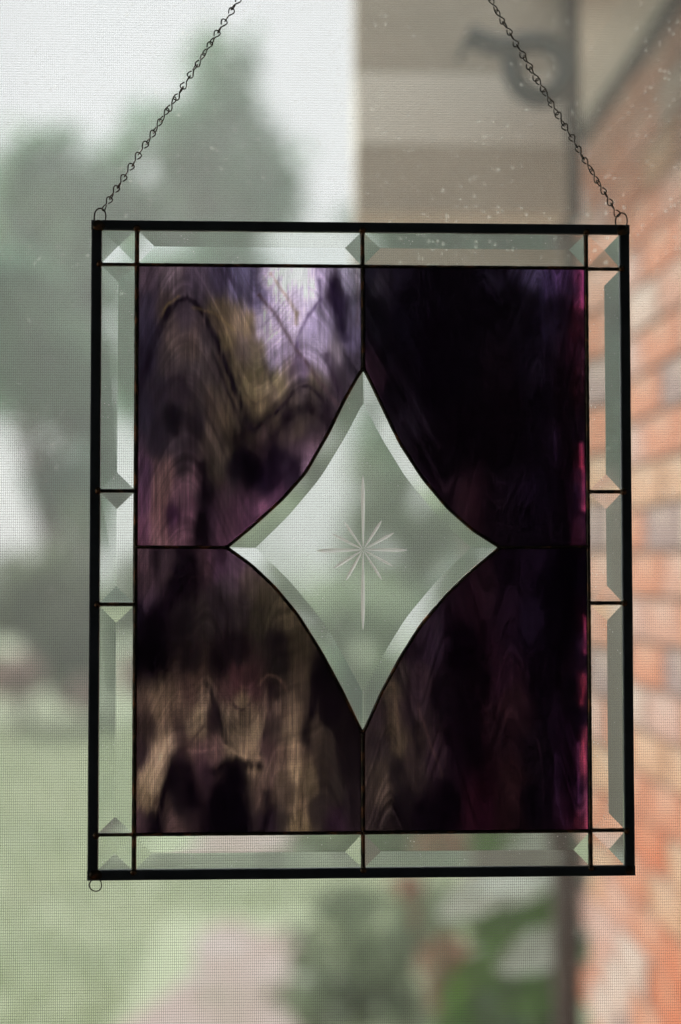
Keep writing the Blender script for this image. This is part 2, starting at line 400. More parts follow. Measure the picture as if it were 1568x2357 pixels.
blob(-W2 + 5.4, -H2 + 3.9, 4.1, 3.1, 1.3, -2.6); blob(W2 - 3.8, -H2 + 3.6, 2.8, 2.6, 0.6, -2.9)

# clear bevelled glass: hip-shaped face towards the room, flat back
def bevel_piece(x0, x1, z0, z1, name='bevelled_glass'):
    if x0 > x1: x0, x1 = x1, x0
    if z0 > z1: z0, z1 = z1, z0
    yb, ye, yr = 1.4, -0.6, -2.75
    g = 0.5
    cx, cz = (x0 + x1) / 2, (z0 + z1) / 2
    wv, hv = x1 - x0, z1 - z0
    r = [(cx - max(0, wv - hv) / 2, cz - max(0, hv - wv) / 2), (cx + max(0, wv - hv) / 2, cz + max(0, hv - wv) / 2)]
    j = lambda: (rng.random() - .5) * 0.25
    V = [(x0, yb, z0), (x1, yb, z0), (x1, yb, z1), (x0, yb, z1), (x0, ye + j(), z0), (x1, ye + j(), z0), (x1, ye + j(), z1), (x0, ye + j(), z1)]
    Fc = [(0, 3, 2, 1), (0, 1, 5, 4), (1, 2, 6, 5), (2, 3, 7, 6), (3, 0, 4, 7)]
    Fc[0] = (0, 3, 2, 1)
    if abs(wv - hv) < 2.5:
        V.append((cx + j(), yr, cz + j())); Fc += [(4, 5, 8), (5, 6, 8), (6, 7, 8), (7, 4, 8)]
    else:
        V += [(r[0][0], yr, r[0][1]), (r[1][0], yr, r[1][1])]
        if wv > hv: Fc += [(4, 5, 9, 8), (5, 6, 9), (6, 7, 8, 9), (7, 4, 8)]
        else: Fc += [(4, 5, 8), (5, 6, 9, 8), (6, 7, 9), (7, 4, 8, 9)]
    cxo = Vector((cx, 0, cz))
    V = [(Vector(v) - cxo) * MM for v in V]
    me = mesh(name, V, Fc, M['glass'])
    bm = bmesh.new(); bm.from_mesh(me); bmesh.ops.recalc_face_normals(bm, faces=bm.faces); bm.to_mesh(me); bm.free()
    return link(name, me, pan, cxo * MM)
ix, iz = W2 - BAR - 0.0, H2 - BAR - 0.0
c = 1.1
bevel_piece(-ix, xL - c, zT + c, iz); bevel_piece(xR + c, ix, zT + c, iz)
bevel_piece(-ix, xL - c, -iz, zB - c); bevel_piece(xR + c, ix, -iz, zB - c)
bevel_piece(xL + c, xC - c, zT + c, iz); bevel_piece(xC + c, xR - c, zT + c, iz)
bevel_piece(xL + c, xC - c, -iz, zB - c); bevel_piece(xC + c, xR - c, -iz, zB - c)
for a, b in ((zT - c, zS1l + c), (zS1l - c, zS2l + c), (zS2l - c, zB + c)): bevel_piece(-ix, xL - c, b, a)
for a, b in ((zT - .6 - c, zS1r + c), (zS1r - c, zS2r + c), (zS2r - c, zB + .4 + c)): bevel_piece(xR + c, ix, b, a)

# diamond: curved outline, bevel band, flat middle
def smooth_curve(pts, n):
    pts = [Vector(p) for p in pts]
    L = [0]
    for i in range(1, len(pts)): L.append(L[-1] + (pts[i] - pts[i - 1]).length)
    res = []
    for k in range(n):
        s = L[-1] * k / (n - 1); i = max(j for j in range(len(L) - 1) if L[j] <= s + 1e-9)
        res.append(pts[i].lerp(pts[i + 1], (s - L[i]) / (L[i + 1] - L[i])))
    for _ in range(10): res = [res[0]] + [(res[i - 1] + res[i] * 2 + res[i + 1]) / 4 for i in range(1, n - 1)] + [res[-1]]
    return res
ND = 61
INn = [(834, 931), (792, 1011), (738, 1099.5), (667, 1185), (589, 1261)]
IN = {'TL': INn, 'TR': [(2 * 835.5 - a, b) for a, b in INn], 'BL': [(a, 2 * 1261 - b) for a, b in INn][::-1], 'BR': [(2 * 835.5 - a, 2 * 1261 - b) for a, b in INn][::-1]}
IN = {k: [P(*p) for p in v] for k, v in IN.items()}
loop_o = smooth_curve(CV['TR'], ND)[:-1] + smooth_curve(CV['BR'], ND)[:-1] + smooth_curve(CV['BL'][::-1], ND)[:-1] + smooth_curve(CV['TL'][::-1], ND)[:-1]
loop_i = smooth_curve(IN['TR'], ND)[:-1] + smooth_curve(IN['BR'], ND)[:-1] + smooth_curve(IN['BL'][::-1], ND)[:-1] + smooth_curve(IN['TL'][::-1], ND)[:-1]
n = len(loop_o)
ctr = Vector(((lft[0] + rgt[0]) / 2, (top[1] + bot_[1]) / 2))
V = [(p.x, -0.6, p.y) for p in loop_o] + [(p.x, -2.5, p.y) for p in loop_i] + [(p.x, 1.4, p.y) for p in loop_o]
Fc = []
for i in range(n):
    j = (i + 1) % n
    Fc.append((i, j, n + j, n + i)); Fc.append((i, 2 * n + i, 2 * n + j, j))
Fc.append(tuple(n + i for i in range(n))); Fc.append(tuple(2 * n + i for i in reversed(range(n))))
me = mesh('diamond_glass', [((v[0] - ctr.x) * MM, v[1] * MM, (v[2] - ctr.y) * MM) for v in V], Fc, M['glass'])
bm = bmesh.new(); bm.from_mesh(me); bmesh.ops.recalc_face_normals(bm, faces=bm.faces); bm.verts.ensure_lookup_table()
for i in range(n):
    for f in bm.verts[i].link_faces:
        if bm.verts[n + i] in f.verts: f.smooth = True          # the bevel band curves smoothly ...
for q in range(4):                                               # ... but meets in a crisp mitre at the four points
    a_, b_ = bm.verts[q * (ND - 1)], bm.verts[n + q * (ND - 1)]
    for e_ in a_.link_edges:
        if b_ in e_.verts: e_.smooth = False
bm.to_mesh(me); bm.free()
dia = link('diamond_glass', me, pan, (ctr.x * MM, 0, ctr.y * MM))
# engraved star of twelve cuts, ground matt
sc_ = Vector(P(835.6, 1265.5))
def U5(u, v): return Vector(P(687.6 + u * .188, 1047.8 + v * .188))
for (u, v, w_) in ((785, 245, 2.4), (785, 2145, 2.4), (212, 1172, 2.6), (1332, 1163, 2.1), (560, 820, 1.7), (412, 966, 1.9), (1016, 798, 1.9), (1166, 950, 1.9), (425, 1387, 2.0), (573, 1537, 2.0), (1020, 1532, 1.7), (1152, 1360, 1.6)):
    e = U5(u, v) - sc_; L = e.length; d = e.normalized(); s = Vector((-d.y, d.x))
    prof = [(0.0, 0.05), (0.12, 0.45), (0.3, 0.72), (0.55, 0.95), (0.75, 1.0), (0.88, 0.72), (0.96, 0.36), (1.0, 0.0)]
    V, Fc = [], []
    for q, k in prof:
        p = sc_ + d * (0.5 + (L - 0.5) * q) - ctr; h = w_ / 2 * k * 1.12
        for off, y in ((-h, -2.48), (0, -2.5 - 0.42 * max(k, 0.02)), (h, -2.48)):
            V.append(((p.x + s.x * off) * MM, y * MM, (p.y + s.y * off) * MM))
    for i in range(len(prof) - 1):
        a = i * 3
        Fc += [(a, a + 1, a + 4, a + 3), (a + 1, a + 2, a + 5, a + 4)]
    link('engraved_ray', mesh('engraved_ray', V, Fc, M['frosted']), dia)

# ------------------------------------------------------------------ streaky purple glass: colour fields of the four panes
def lin(c):
    c = np.asarray(c, float) / 255; return np.where(c <= 0.04045, c / 12.92, ((c + 0.055) / 1.055) ** 2.4)
def vnoise(x, y, seed):
    r = np.random.RandomState(seed); g = r.rand(256, 256)
    xi = np.floor(x).astype(int); yi = np.floor(y).astype(int); fx_ = x - xi; fy = y - yi
    fx_ = fx_ * fx_ * (3 - 2 * fx_); fy = fy * fy * (3 - 2 * fy)
    a = g[xi % 256, yi % 256]; b = g[(xi + 1) % 256, yi % 256]; c_ = g[xi % 256, (yi + 1) % 256]; d = g[(xi + 1) % 256, (yi + 1) % 256]
    return (a * (1 - fx_) + b * fx_) * (1 - fy) + (c_ * (1 - fx_) + d * fx_) * fy - 0.5
def field(u, v, base, strokes, seed, flow=None, famp=0.0):
    # streaks: pull the pattern up and down in thin vertical strips
    vw = v + 30 * vnoise(u / 34, v / 200, seed) + 30 * vnoise(u / 10, v / 160, seed + 1) + 18 * vnoise(u / 4, v / 90, seed + 2)
    uw = u + 26 * vnoise(u / 90, v / 110, seed + 3) + 8 * vnoise(u / 30, v / 50, seed + 4)
    pts = np.array([(a, b) for a, b, c_ in base], float); cols = lin(np.array([c_ for a, b, c_ in base])) ** 0.5
    num = np.zeros(u.shape + (3,)); den = np.zeros(u.shape)
    for (a, b), c_ in zip(pts, cols):
        d2 = (uw - a) ** 2 + ((vw - b) * 0.58) ** 2
        wgt = np.exp(-d2 / (2 * 30 ** 2)) + 0.03 * np.exp(-d2 / (2 * 80 ** 2)) + 1e-5 / (1 + d2 / 1e4)
        num += wgt[..., None] * c_; den += wgt
    col = num / den[..., None]
    col = col ** 2
    if flow:
        fp = np.array(flow, float); F = np.interp(u, fp[:, 0], fp[:, 1])
        # soften the folds of the flow line
        F = (F + np.interp(u - 28, fp[:, 0], fp[:, 1]) + np.interp(u + 28, fp[:, 0], fp[:, 1])) / 3
        h = v - F + 26 * vnoise(u / 120, v / 200, seed + 14) + 10 * vnoise(u / 14, v / 120, seed + 15)
        b_ = 1.1 * vnoise(h / 46 + 60, u / 500, seed + 16) + 0.75 * vnoise(h / 19 + 90, u / 260, seed + 17)
        col = col * np.exp(famp * b_ * (0.7 + 0.9 * vnoise(u / 160, v / 160, seed + 18)))[..., None]
    col = np.sqrt(col)
    vs = v + 13 * vnoise(u / 12, v / 120, seed + 5) + 6 * vnoise(u / 6, v / 60, seed + 7); us = u + 12 * vnoise(u / 60, v / 70, seed + 6)
    for path, wd, c_, al in strokes:
        d2 = np.full(u.shape, 1e9); path = np.array(path, float)
        # smooth polyline (Chaikin)
        for _ in range(2):
            if len(path) > 2:
                q = [path[0]]
                for i in range(len(path) - 1): q += [path[i] * .75 + path[i + 1] * .25, path[i] * .25 + path[i + 1] * .75]
                path = np.array(q + [path[-1]])
        for p, q in zip(path[:-1], path[1:]):
            e = q - p; L2 = (e ** 2).sum() + 1e-9
            t = np.clip(((us - p[0]) * e[0] + (vs - p[1]) * e[1]) / L2, 0, 1)
            d2 = np.minimum(d2, (us - p[0] - t * e[0]) ** 2 + (vs - p[1] - t * e[1]) ** 2)
        k = 0.62 if wd > 30 else 0.75
        a = al * np.exp(-d2 / (2 * (wd * k) ** 2)) * (0.85 + 0.7 * vnoise(u / 16, v / 70, seed + 8))
        if wd < 30 and sum(c_) < 150: a = np.maximum(a, 0.42 * al * np.exp(-d2 / (2 * (wd * 2.4) ** 2)) * (0.8 + 0.9 * vnoise(u / 22, v / 60, seed + 12)))
        a = np.clip(a, 0, 1)
        col = col * (1 - a[..., None]) + (lin(c_) ** 0.5) * a[..., None]
    st = 0.8 * vnoise(u / 13, v / 190, seed + 9) + 0.45 * vnoise(u / 7, v / 120, seed + 10) + 0.6 * vnoise(u / 28, v / 110, seed + 11)
    col = col ** 2 * np.exp(0.6 * st)[..., None]
    g_ = col.mean(-1, keepdims=True); col = g_ + (col - g_) * 0.86
    return col
D_TL = dict(famp=0.75, flow=[(-100,1200),(60,830),(130,620),(190,480),(290,300),(375,235),(450,290),(570,500),(680,790),(790,1080),(840,1090),(940,990),(1050,880),(1140,800),(1230,850),(1330,1010),(1500,1300)], base=[(120,100,(78,62,72)),(300,100,(98,82,88)),(450,120,(80,66,80)),(600,100,(62,52,72)),(700,120,(90,80,110)),(760,90,(95,85,115)),(830,120,(60,50,75)),(900,80,(185,165,190)),(1000,80,(210,200,215)),(1100,100,(222,212,228)),(1180,150,(205,190,212)),(1250,90,(150,130,160)),(1330,180,(28,18,32)),(1380,300,(40,28,50)),(1430,120,(170,150,185)),(1490,100,(160,140,170)),(1480,300,(110,95,125)),
(120,300,(52,44,58)),(130,450,(50,44,60)),(110,650,(42,36,50)),(250,300,(80,66,60)),(370,330,(70,58,64)),(300,480,(88,72,66)),(430,560,(84,68,62)),(500,520,(70,58,60)),(600,350,(98,82,60)),(700,400,(110,92,70)),(800,420,(108,90,62)),(640,480,(105,88,60)),(750,560,(95,78,72)),(850,600,(100,84,66)),
(880,420,(170,150,180)),(950,480,(178,155,185)),(1000,560,(165,142,172)),(950,620,(150,128,158)),(900,350,(175,155,185)),(850,250,(110,95,130)),(1050,250,(200,180,205)),(1100,400,(190,170,195)),(1180,450,(150,132,165)),(1200,560,(160,142,170)),(1150,620,(135,115,140)),(1250,650,(130,112,135)),(1300,450,(120,105,130)),(1400,400,(70,58,78)),(1450,500,(95,80,110)),(1350,560,(110,95,105)),(1450,650,(50,40,52)),(1400,750,(48,38,46)),
(700,700,(100,85,62)),(800,800,(110,94,66)),(880,760,(100,84,62)),(980,780,(105,90,62)),(1050,740,(85,70,68)),(1120,700,(80,64,82)),(1220,780,(85,72,55)),(850,950,(95,78,55)),(950,1000,(60,48,38)),(1120,860,(92,76,78)),(1080,900,(80,66,56)),(1250,830,(60,50,50)),(1300,900,(42,32,38)),
(250,650,(70,58,58)),(430,700,(66,54,56)),(550,700,(64,52,52)),(320,850,(50,40,45)),(200,850,(48,40,48)),(110,950,(42,36,48)),(300,1030,(20,16,20)),(450,900,(60,50,48)),(560,900,(72,58,50)),(620,1000,(80,66,50)),(540,1100,(78,64,54)),(600,1200,(76,64,54)),(660,1150,(80,66,48)),(560,1380,(72,62,50)),(440,1050,(36,28,32)),(200,1150,(40,33,40)),(330,1130,(66,52,58)),
(820,1120,(58,46,36)),(900,1080,(50,38,34)),(860,1200,(48,34,32)),(800,1350,(6,4,8)),(950,1300,(8,5,10)),(700,1300,(14,10,16)),(900,1450,(10,6,12)),(1050,1000,(24,16,20)),(1150,930,(20,14,16)),(1180,1000,(60,48,44)),(1100,1080,(62,50,42)),(1200,1100,(40,30,34)),(1120,1200,(40,28,34)),(1200,1200,(75,55,62)),(1180,1270,(95,72,85)),(1050,1350,(24,16,24)),
(100,1400,(70,45,65)),(230,1400,(105,75,72)),(230,1500,(120,85,80)),(100,1550,(92,55,78)),(200,1650,(125,85,85)),(100,1750,(100,58,80)),(200,1780,(130,88,92)),(330,1500,(110,75,85)),(300,1650,(52,25,48)),(400,1620,(110,70,85)),(340,1750,(110,72,85)),(440,1420,(115,82,90)),(380,1300,(48,36,40)),(520,1500,(28,20,26)),(480,1700,(14,8,12)),(600,1550,(62,42,50)),(620,1700,(78,48,62)),(700,1650,(72,42,58)),(780,1600,(55,32,45)),(880,1600,(70,42,55)),(950,1530,(48,28,40)),(560,1650,(58,36,50))],
strokes=[([(60,830),(130,640),(190,480),(250,340),(320,260),(375,235),(430,265),(500,350),(570,500),(640,680),(720,900),(790,1080)],25,(18,12,20),1.0),
([(215,350),(250,290),(285,258),(330,224)],9,(120,98,50),.5),([(560,620),(640,830),(700,960),(760,1100)],7,(24,16,22),.7),([(590,620),(660,820),(720,950)],7,(96,78,58),.4),
([(170,920),(250,800),(320,740),(380,810),(440,930),(480,1080)],26,(36,27,33),.6),([(300,960),(295,1090)],40,(12,9,14),.8),
([(850,220),(930,310),(1010,430),(1080,560),(1160,660),(1240,780),(1330,900),(1380,950)],13,(70,50,55),.75),([(930,80),(1000,190),(1060,270),(1100,340)],14,(140,120,100),.65),
([(1095,560),(1120,430),(1190,320),(1250,250)],11,(70,50,85),.7),([(820,1090),(920,1000),(1020,920),(1080,830),(1140,800),(1210,830),(1270,920),(1350,1070)],17,(20,12,18),.9),
([(900,1230),(980,1080),(1060,980),(1150,940),(1240,980),(1310,1090)],42,(14,8,12),.75),([(1330,150),(1370,330),(1400,500)],38,(22,12,32),.85),([(1100,330),(1090,400)],13,(120,98,60),.6),
([(1060,720),(1100,600),(1130,640),(1150,720)],18,(70,50,72),.55),([(1290,610),(1330,750),(1390,880)],32,(34,22,34),.75),([(480,1320),(510,1450),(480,1850)],46,(10,6,10),.8),([(800,430),(850,560),(900,700),(960,860)],14,(70,54,52),.5),
([(640,90),(720,170),(800,270)],26,(52,42,62),.6),([(700,1150),(800,1280),(900,1420)],90,(5,3,7),.7),([(950,1250),(1100,1300),(1080,1420)],60,(8,5,9),.6),([(420,300),(560,330),(680,440)],10,(120,98,50),.4),
([(200,160),(150,330),(110,520)],16,(44,36,50),.5),([(360,340),(350,460)],18,(52,42,50),.5),([(1240,120),(1250,300)],12,(60,44,75),.6),([(1480,60),(1500,250),(1490,420)],12,(120,90,110),.4)])
D_TR = dict(lift=1.5, famp=1.5, flow=[(-50,300),(150,700),(350,1000),(600,1500),(800,700),(950,900),(1200,300),(1300,900),(1450,200),(1600,800)], base=[(80,90,(28,22,38)),(150,170,(40,32,44)),(300,90,(18,14,24)),(1150,100,(48,38,62)),(1250,150,(46,34,64)),(1350,100,(60,42,80)),(1300,350,(22,16,32)),(1400,200,(34,22,40)),(1200,700,(14,9,18)),(350,1050,(20,14,22)),(130,720,(30,14,24)),(1460,120,(100,35,75)),(1460,250,(80,25,60)),(1460,500,(34,10,22)),(700,1550,(26,12,18)),(620,1500,(24,12,20)),
(500,200,(4,3,6)),(700,200,(4,3,5)),(900,100,(16,12,22)),(500,500,(2,1,3)),(700,700,(3,2,4)),(300,400,(5,4,9)),(150,400,(10,8,14)),(900,700,(8,4,7)),(1000,1000,(5,2,4)),(500,800,(2,1,3)),(700,1100,(4,2,4)),(1000,1400,(5,3,5)),(1200,1100,(8,4,10)),(900,1600,(8,4,7)),(1200,1500,(6,3,8)),(1100,400,(6,4,8)),(1350,900,(8,4,8)),(1450,900,(10,4,8)),(400,1250,(14,8,14)),(1450,1700,(30,10,26)),(600,1300,(6,3,6)),(1300,1750,(6,3,6)),(850,300,(3,2,4)),(1350,330,(12,8,16)),(1250,320,(10,8,14)),(1150,260,(8,6,10)),(1440,360,(22,9,18)),(1000,250,(4,3,5)),(150,280,(12,9,16)),(350,200,(4,3,6)),(200,600,(6,4,8)),(1200,900,(5,3,7)),(250,850,(8,5,9))],
strokes=[([(1458,1190),(1462,1330)],16,(112,26,62),.85),([(1478,1340),(1480,1450),(1478,1600)],20,(120,32,70),.85),([(1475,70),(1470,300)],14,(130,40,95),.6),([(1280,1100),(1300,1280)],10,(36,22,48),.8),([(870,600),(850,800)],24,(14,7,12),.7),([(1210,200),(1220,500)],20,(24,17,36),.6),([(760,1450),(700,1600)],26,(30,14,22),.6)])
D_BL = dict(famp=0.55, flow=[(-100,1900),(60,1700),(180,1400),(290,1180),(400,1180),(520,1050),(600,1200),(690,1380),(760,1420),(840,1370),(900,1150),(940,980),(1050,960),(1180,900),(1290,820),(1400,1050),(1600,1500)], base=[(100,120,(80,55,65)),(250,150,(70,50,58)),(200,120,(26,16,22)),(100,300,(60,42,48)),(110,380,(70,50,66)),(330,250,(10,6,10)),(60,450,(14,10,20)),(150,500,(5,3,6)),(150,700,(6,4,6)),(350,500,(24,18,20)),(420,200,(12,6,10)),(500,150,(56,36,44)),(600,150,(44,28,38)),(700,150,(58,42,50)),(650,300,(44,34,38)),(800,250,(60,48,44)),(900,350,(60,50,40)),(600,400,(30,22,26)),(500,500,(36,28,28)),(750,450,(44,34,36)),(850,500,(50,42,34)),(950,480,(62,52,40)),(1050,500,(70,58,44)),(980,650,(26,20,20)),(700,700,(16,10,12)),(600,800,(14,8,10)),(420,800,(26,18,20)),(1100,700,(56,46,34)),(1100,850,(66,52,42)),(1250,900,(10,7,8)),(1300,1100,(10,7,8)),(1000,780,(30,24,22)),
(700,920,(56,30,34)),(640,960,(54,34,34)),(800,940,(54,32,34)),(450,900,(70,50,42)),(490,1000,(110,88,72)),(400,1000,(60,42,38)),(460,1150,(140,118,90)),(420,1230,(130,108,82)),(220,1200,(110,88,68)),(250,1300,(160,130,105)),(200,1400,(170,138,110)),(170,1550,(175,145,110)),(150,1650,(130,105,75)),(120,1200,(56,42,36)),(80,1350,(44,30,32)),(330,1250,(66,48,44)),(350,1100,(80,62,50)),(550,1150,(24,14,18)),(640,1150,(120,100,78)),(740,1060,(100,84,60)),(740,1160,(86,70,54)),(680,1280,(135,110,85)),(760,1350,(150,120,92)),(820,1250,(150,125,95)),(720,1230,(100,82,64)),(820,1400,(165,132,100)),(560,1340,(110,78,74)),(460,1380,(96,64,66)),(400,1350,(110,80,70)),
(360,1420,(24,14,18)),(300,1550,(8,5,8)),(420,1600,(8,4,7)),(700,1500,(5,3,5)),(600,1700,(4,2,4)),(700,1800,(4,3,4)),(490,1500,(50,30,38)),(440,1550,(60,40,40)),(230,1750,(80,58,52)),(280,1850,(90,65,60)),(100,1850,(70,48,52)),(170,1850,(10,6,8)),(330,1700,(24,16,18)),
(900,1350,(90,62,62)),(950,1250,(70,55,48)),(920,1500,(110,85,70)),(900,1620,(96,72,60)),(1000,1400,(120,92,75)),(1020,1550,(100,80,62)),(1060,1250,(120,98,75)),(1100,1350,(145,115,88)),(1095,1500,(150,122,88)),(1090,1700,(125,100,70)),(1100,1850,(110,90,60)),(1170,1550,(100,82,58)),(1150,1300,(50,38,34)),(1200,1250,(80,64,52)),(1300,1350,(48,38,32)),(1280,1500,(44,34,28)),(1350,1600,(44,35,30)),(1450,1700,(30,22,22)),(1250,1750,(46,36,32)),(1000,1800,(50,40,34)),(1350,1830,(44,26,36)),(930,1830,(40,26,34)),(1400,1300,(20,14,14)),(1450,1450,(20,14,14)),(1040,1650,(70,54,44))],
strokes=[([(520,940),(590,1130),(650,1340)],22,(12,7,10),.85),([(680,1060),(740,1110),(800,1040)],13,(50,34,34),.75),([(290,1480),(390,1320),(510,1190)],14,(60,38,40),.55),([(640,1330),(700,1385),(830,1420)],14,(180,145,112),.6),([(870,1380),(910,1120),(930,950)],22,(36,24,26),.75),([(845,940),(900,865),(990,885),(1030,970)],12,(92,66,54),.65),([(930,930),(950,1000)],38,(20,12,14),.7),([(1150,1300),(1190,1080),(1240,900)],40,(8,5,7),.85),([(180,1880),(230,1650),(290,1470)],24,(6,3,6),.9),([(400,1360),(480,1370),(560,1340)],14,(130,92,88),.5),
([(560,1500),(640,1440),(840,1460)],40,(6,3,5),.85),([(700,1560),(700,1800)],110,(3,2,4),.85),([(380,1480),(430,1700)],50,(6,3,6),.8),([(250,1290),(200,1450),(150,1620)],20,(190,155,120),.6),([(1100,1330),(1095,1500),(1085,1800)],9,(170,140,105),.6),([(1150,1350),(1130,1600),(1120,1850)],9,(50,36,30),.6),([(960,1300),(940,1500),(900,1700)],10,(60,38,40),.55),([(1030,1250),(1000,1500)],8,(60,44,38),.5),([(900,1640),(880,1880)],34,(10,6,8),.8),([(350,80),(300,320),(150,600)],70,(8,4,9),.7),([(240,1150),(250,1230)],14,(120,96,76),.5)])
D_BR = dict(lift=1.45, famp=1.25, flow=[(-50,1700),(80,1350),(200,980),(260,1000),(330,1250),(420,1500),(480,1250),(600,900),(700,1300),(850,1700),(1000,1200),(1150,1500),(1300,900),(1450,1400),(1600,1000)], base=[(150,1120,(44,32,34)),(210,1000,(62,50,40)),(250,1150,(72,58,42)),(280,1300,(60,48,36)),(330,1100,(48,34,36)),(400,1000,(44,30,36)),(430,900,(40,26,32)),(300,850,(44,34,34)),(480,700,(36,22,34)),(350,700,(24,14,22)),(140,1350,(40,30,30)),(160,1500,(56,44,36)),(180,1650,(64,50,42)),(160,1800,(40,30,28)),(400,1350,(44,32,30)),(370,1450,(44,32,30)),(260,1500,(20,14,14)),(520,1400,(34,20,26)),(300,1700,(14,9,10)),(560,1000,(12,6,10)),(750,400,(20,8,15)),(850,250,(20,9,15)),(1000,500,(20,8,18)),(1150,120,(12,5,14)),(1130,500,(16,8,20)),(950,900,(30,12,22)),(1000,1050,(34,16,20)),(900,1200,(26,12,16)),(830,1750,(44,14,26)),(800,1700,(34,10,18)),(1000,1600,(32,14,16)),(960,1750,(26,10,12)),(1400,1000,(14,6,15)),(1350,1300,(24,9,24)),(1340,1500,(26,10,26)),(1420,1400,(28,9,24)),(1400,1700,(38,14,32)),(1480,1800,(70,28,50)),(1450,800,(26,10,24)),(1200,1400,(12,6,10)),(650,1300,(8,3,6)),(700,700,(3,1,3)),(1250,300,(2,1,3)),(1300,600,(4,2,5)),(1400,300,(3,1,4)),(1200,900,(5,2,5)),(600,1700,(5,2,4)),(450,1800,(6,3,5)),(800,900,(5,2,4)),(750,1300,(8,3,6)),(950,150,(5,2,5)),(750,1000,(5,2,4)),(1150,1700,(6,3,6))],
strokes=[([(1488,500),(1488,620),(1480,720)],17,(112,26,62),.85),([(1482,880),(1468,1050)],22,(105,26,52),.8),([(1495,1220),(1470,1350),(1490,1500)],30,(135,42,68),.85),([(1492,1500),(1495,1860)],18,(125,44,72),.7),([(1180,1290),(1205,1450),(1222,1860)],5,(70,40,58),.4),([(1290,1380),(1295,1650),(1350,1860)],6,(62,34,66),.6),([(400,1050),(480,1300),(560,1520)],9,(66,44,44),.6),([(1250,1100),(1230,1800)],50,(4,2,5),.6),([(240,930),(270,1150),(285,1400)],12,(84,66,50),.5),([(330,950),(370,1200),(420,1400)],14,(14,8,12),.6),([(190,1050),(215,1300)],14,(18,12,14),.6),([(905,550),(900,900)],16,(34,14,24),.5),([(1440,1300),(1440,1700)],8,(100,40,90),.5)])

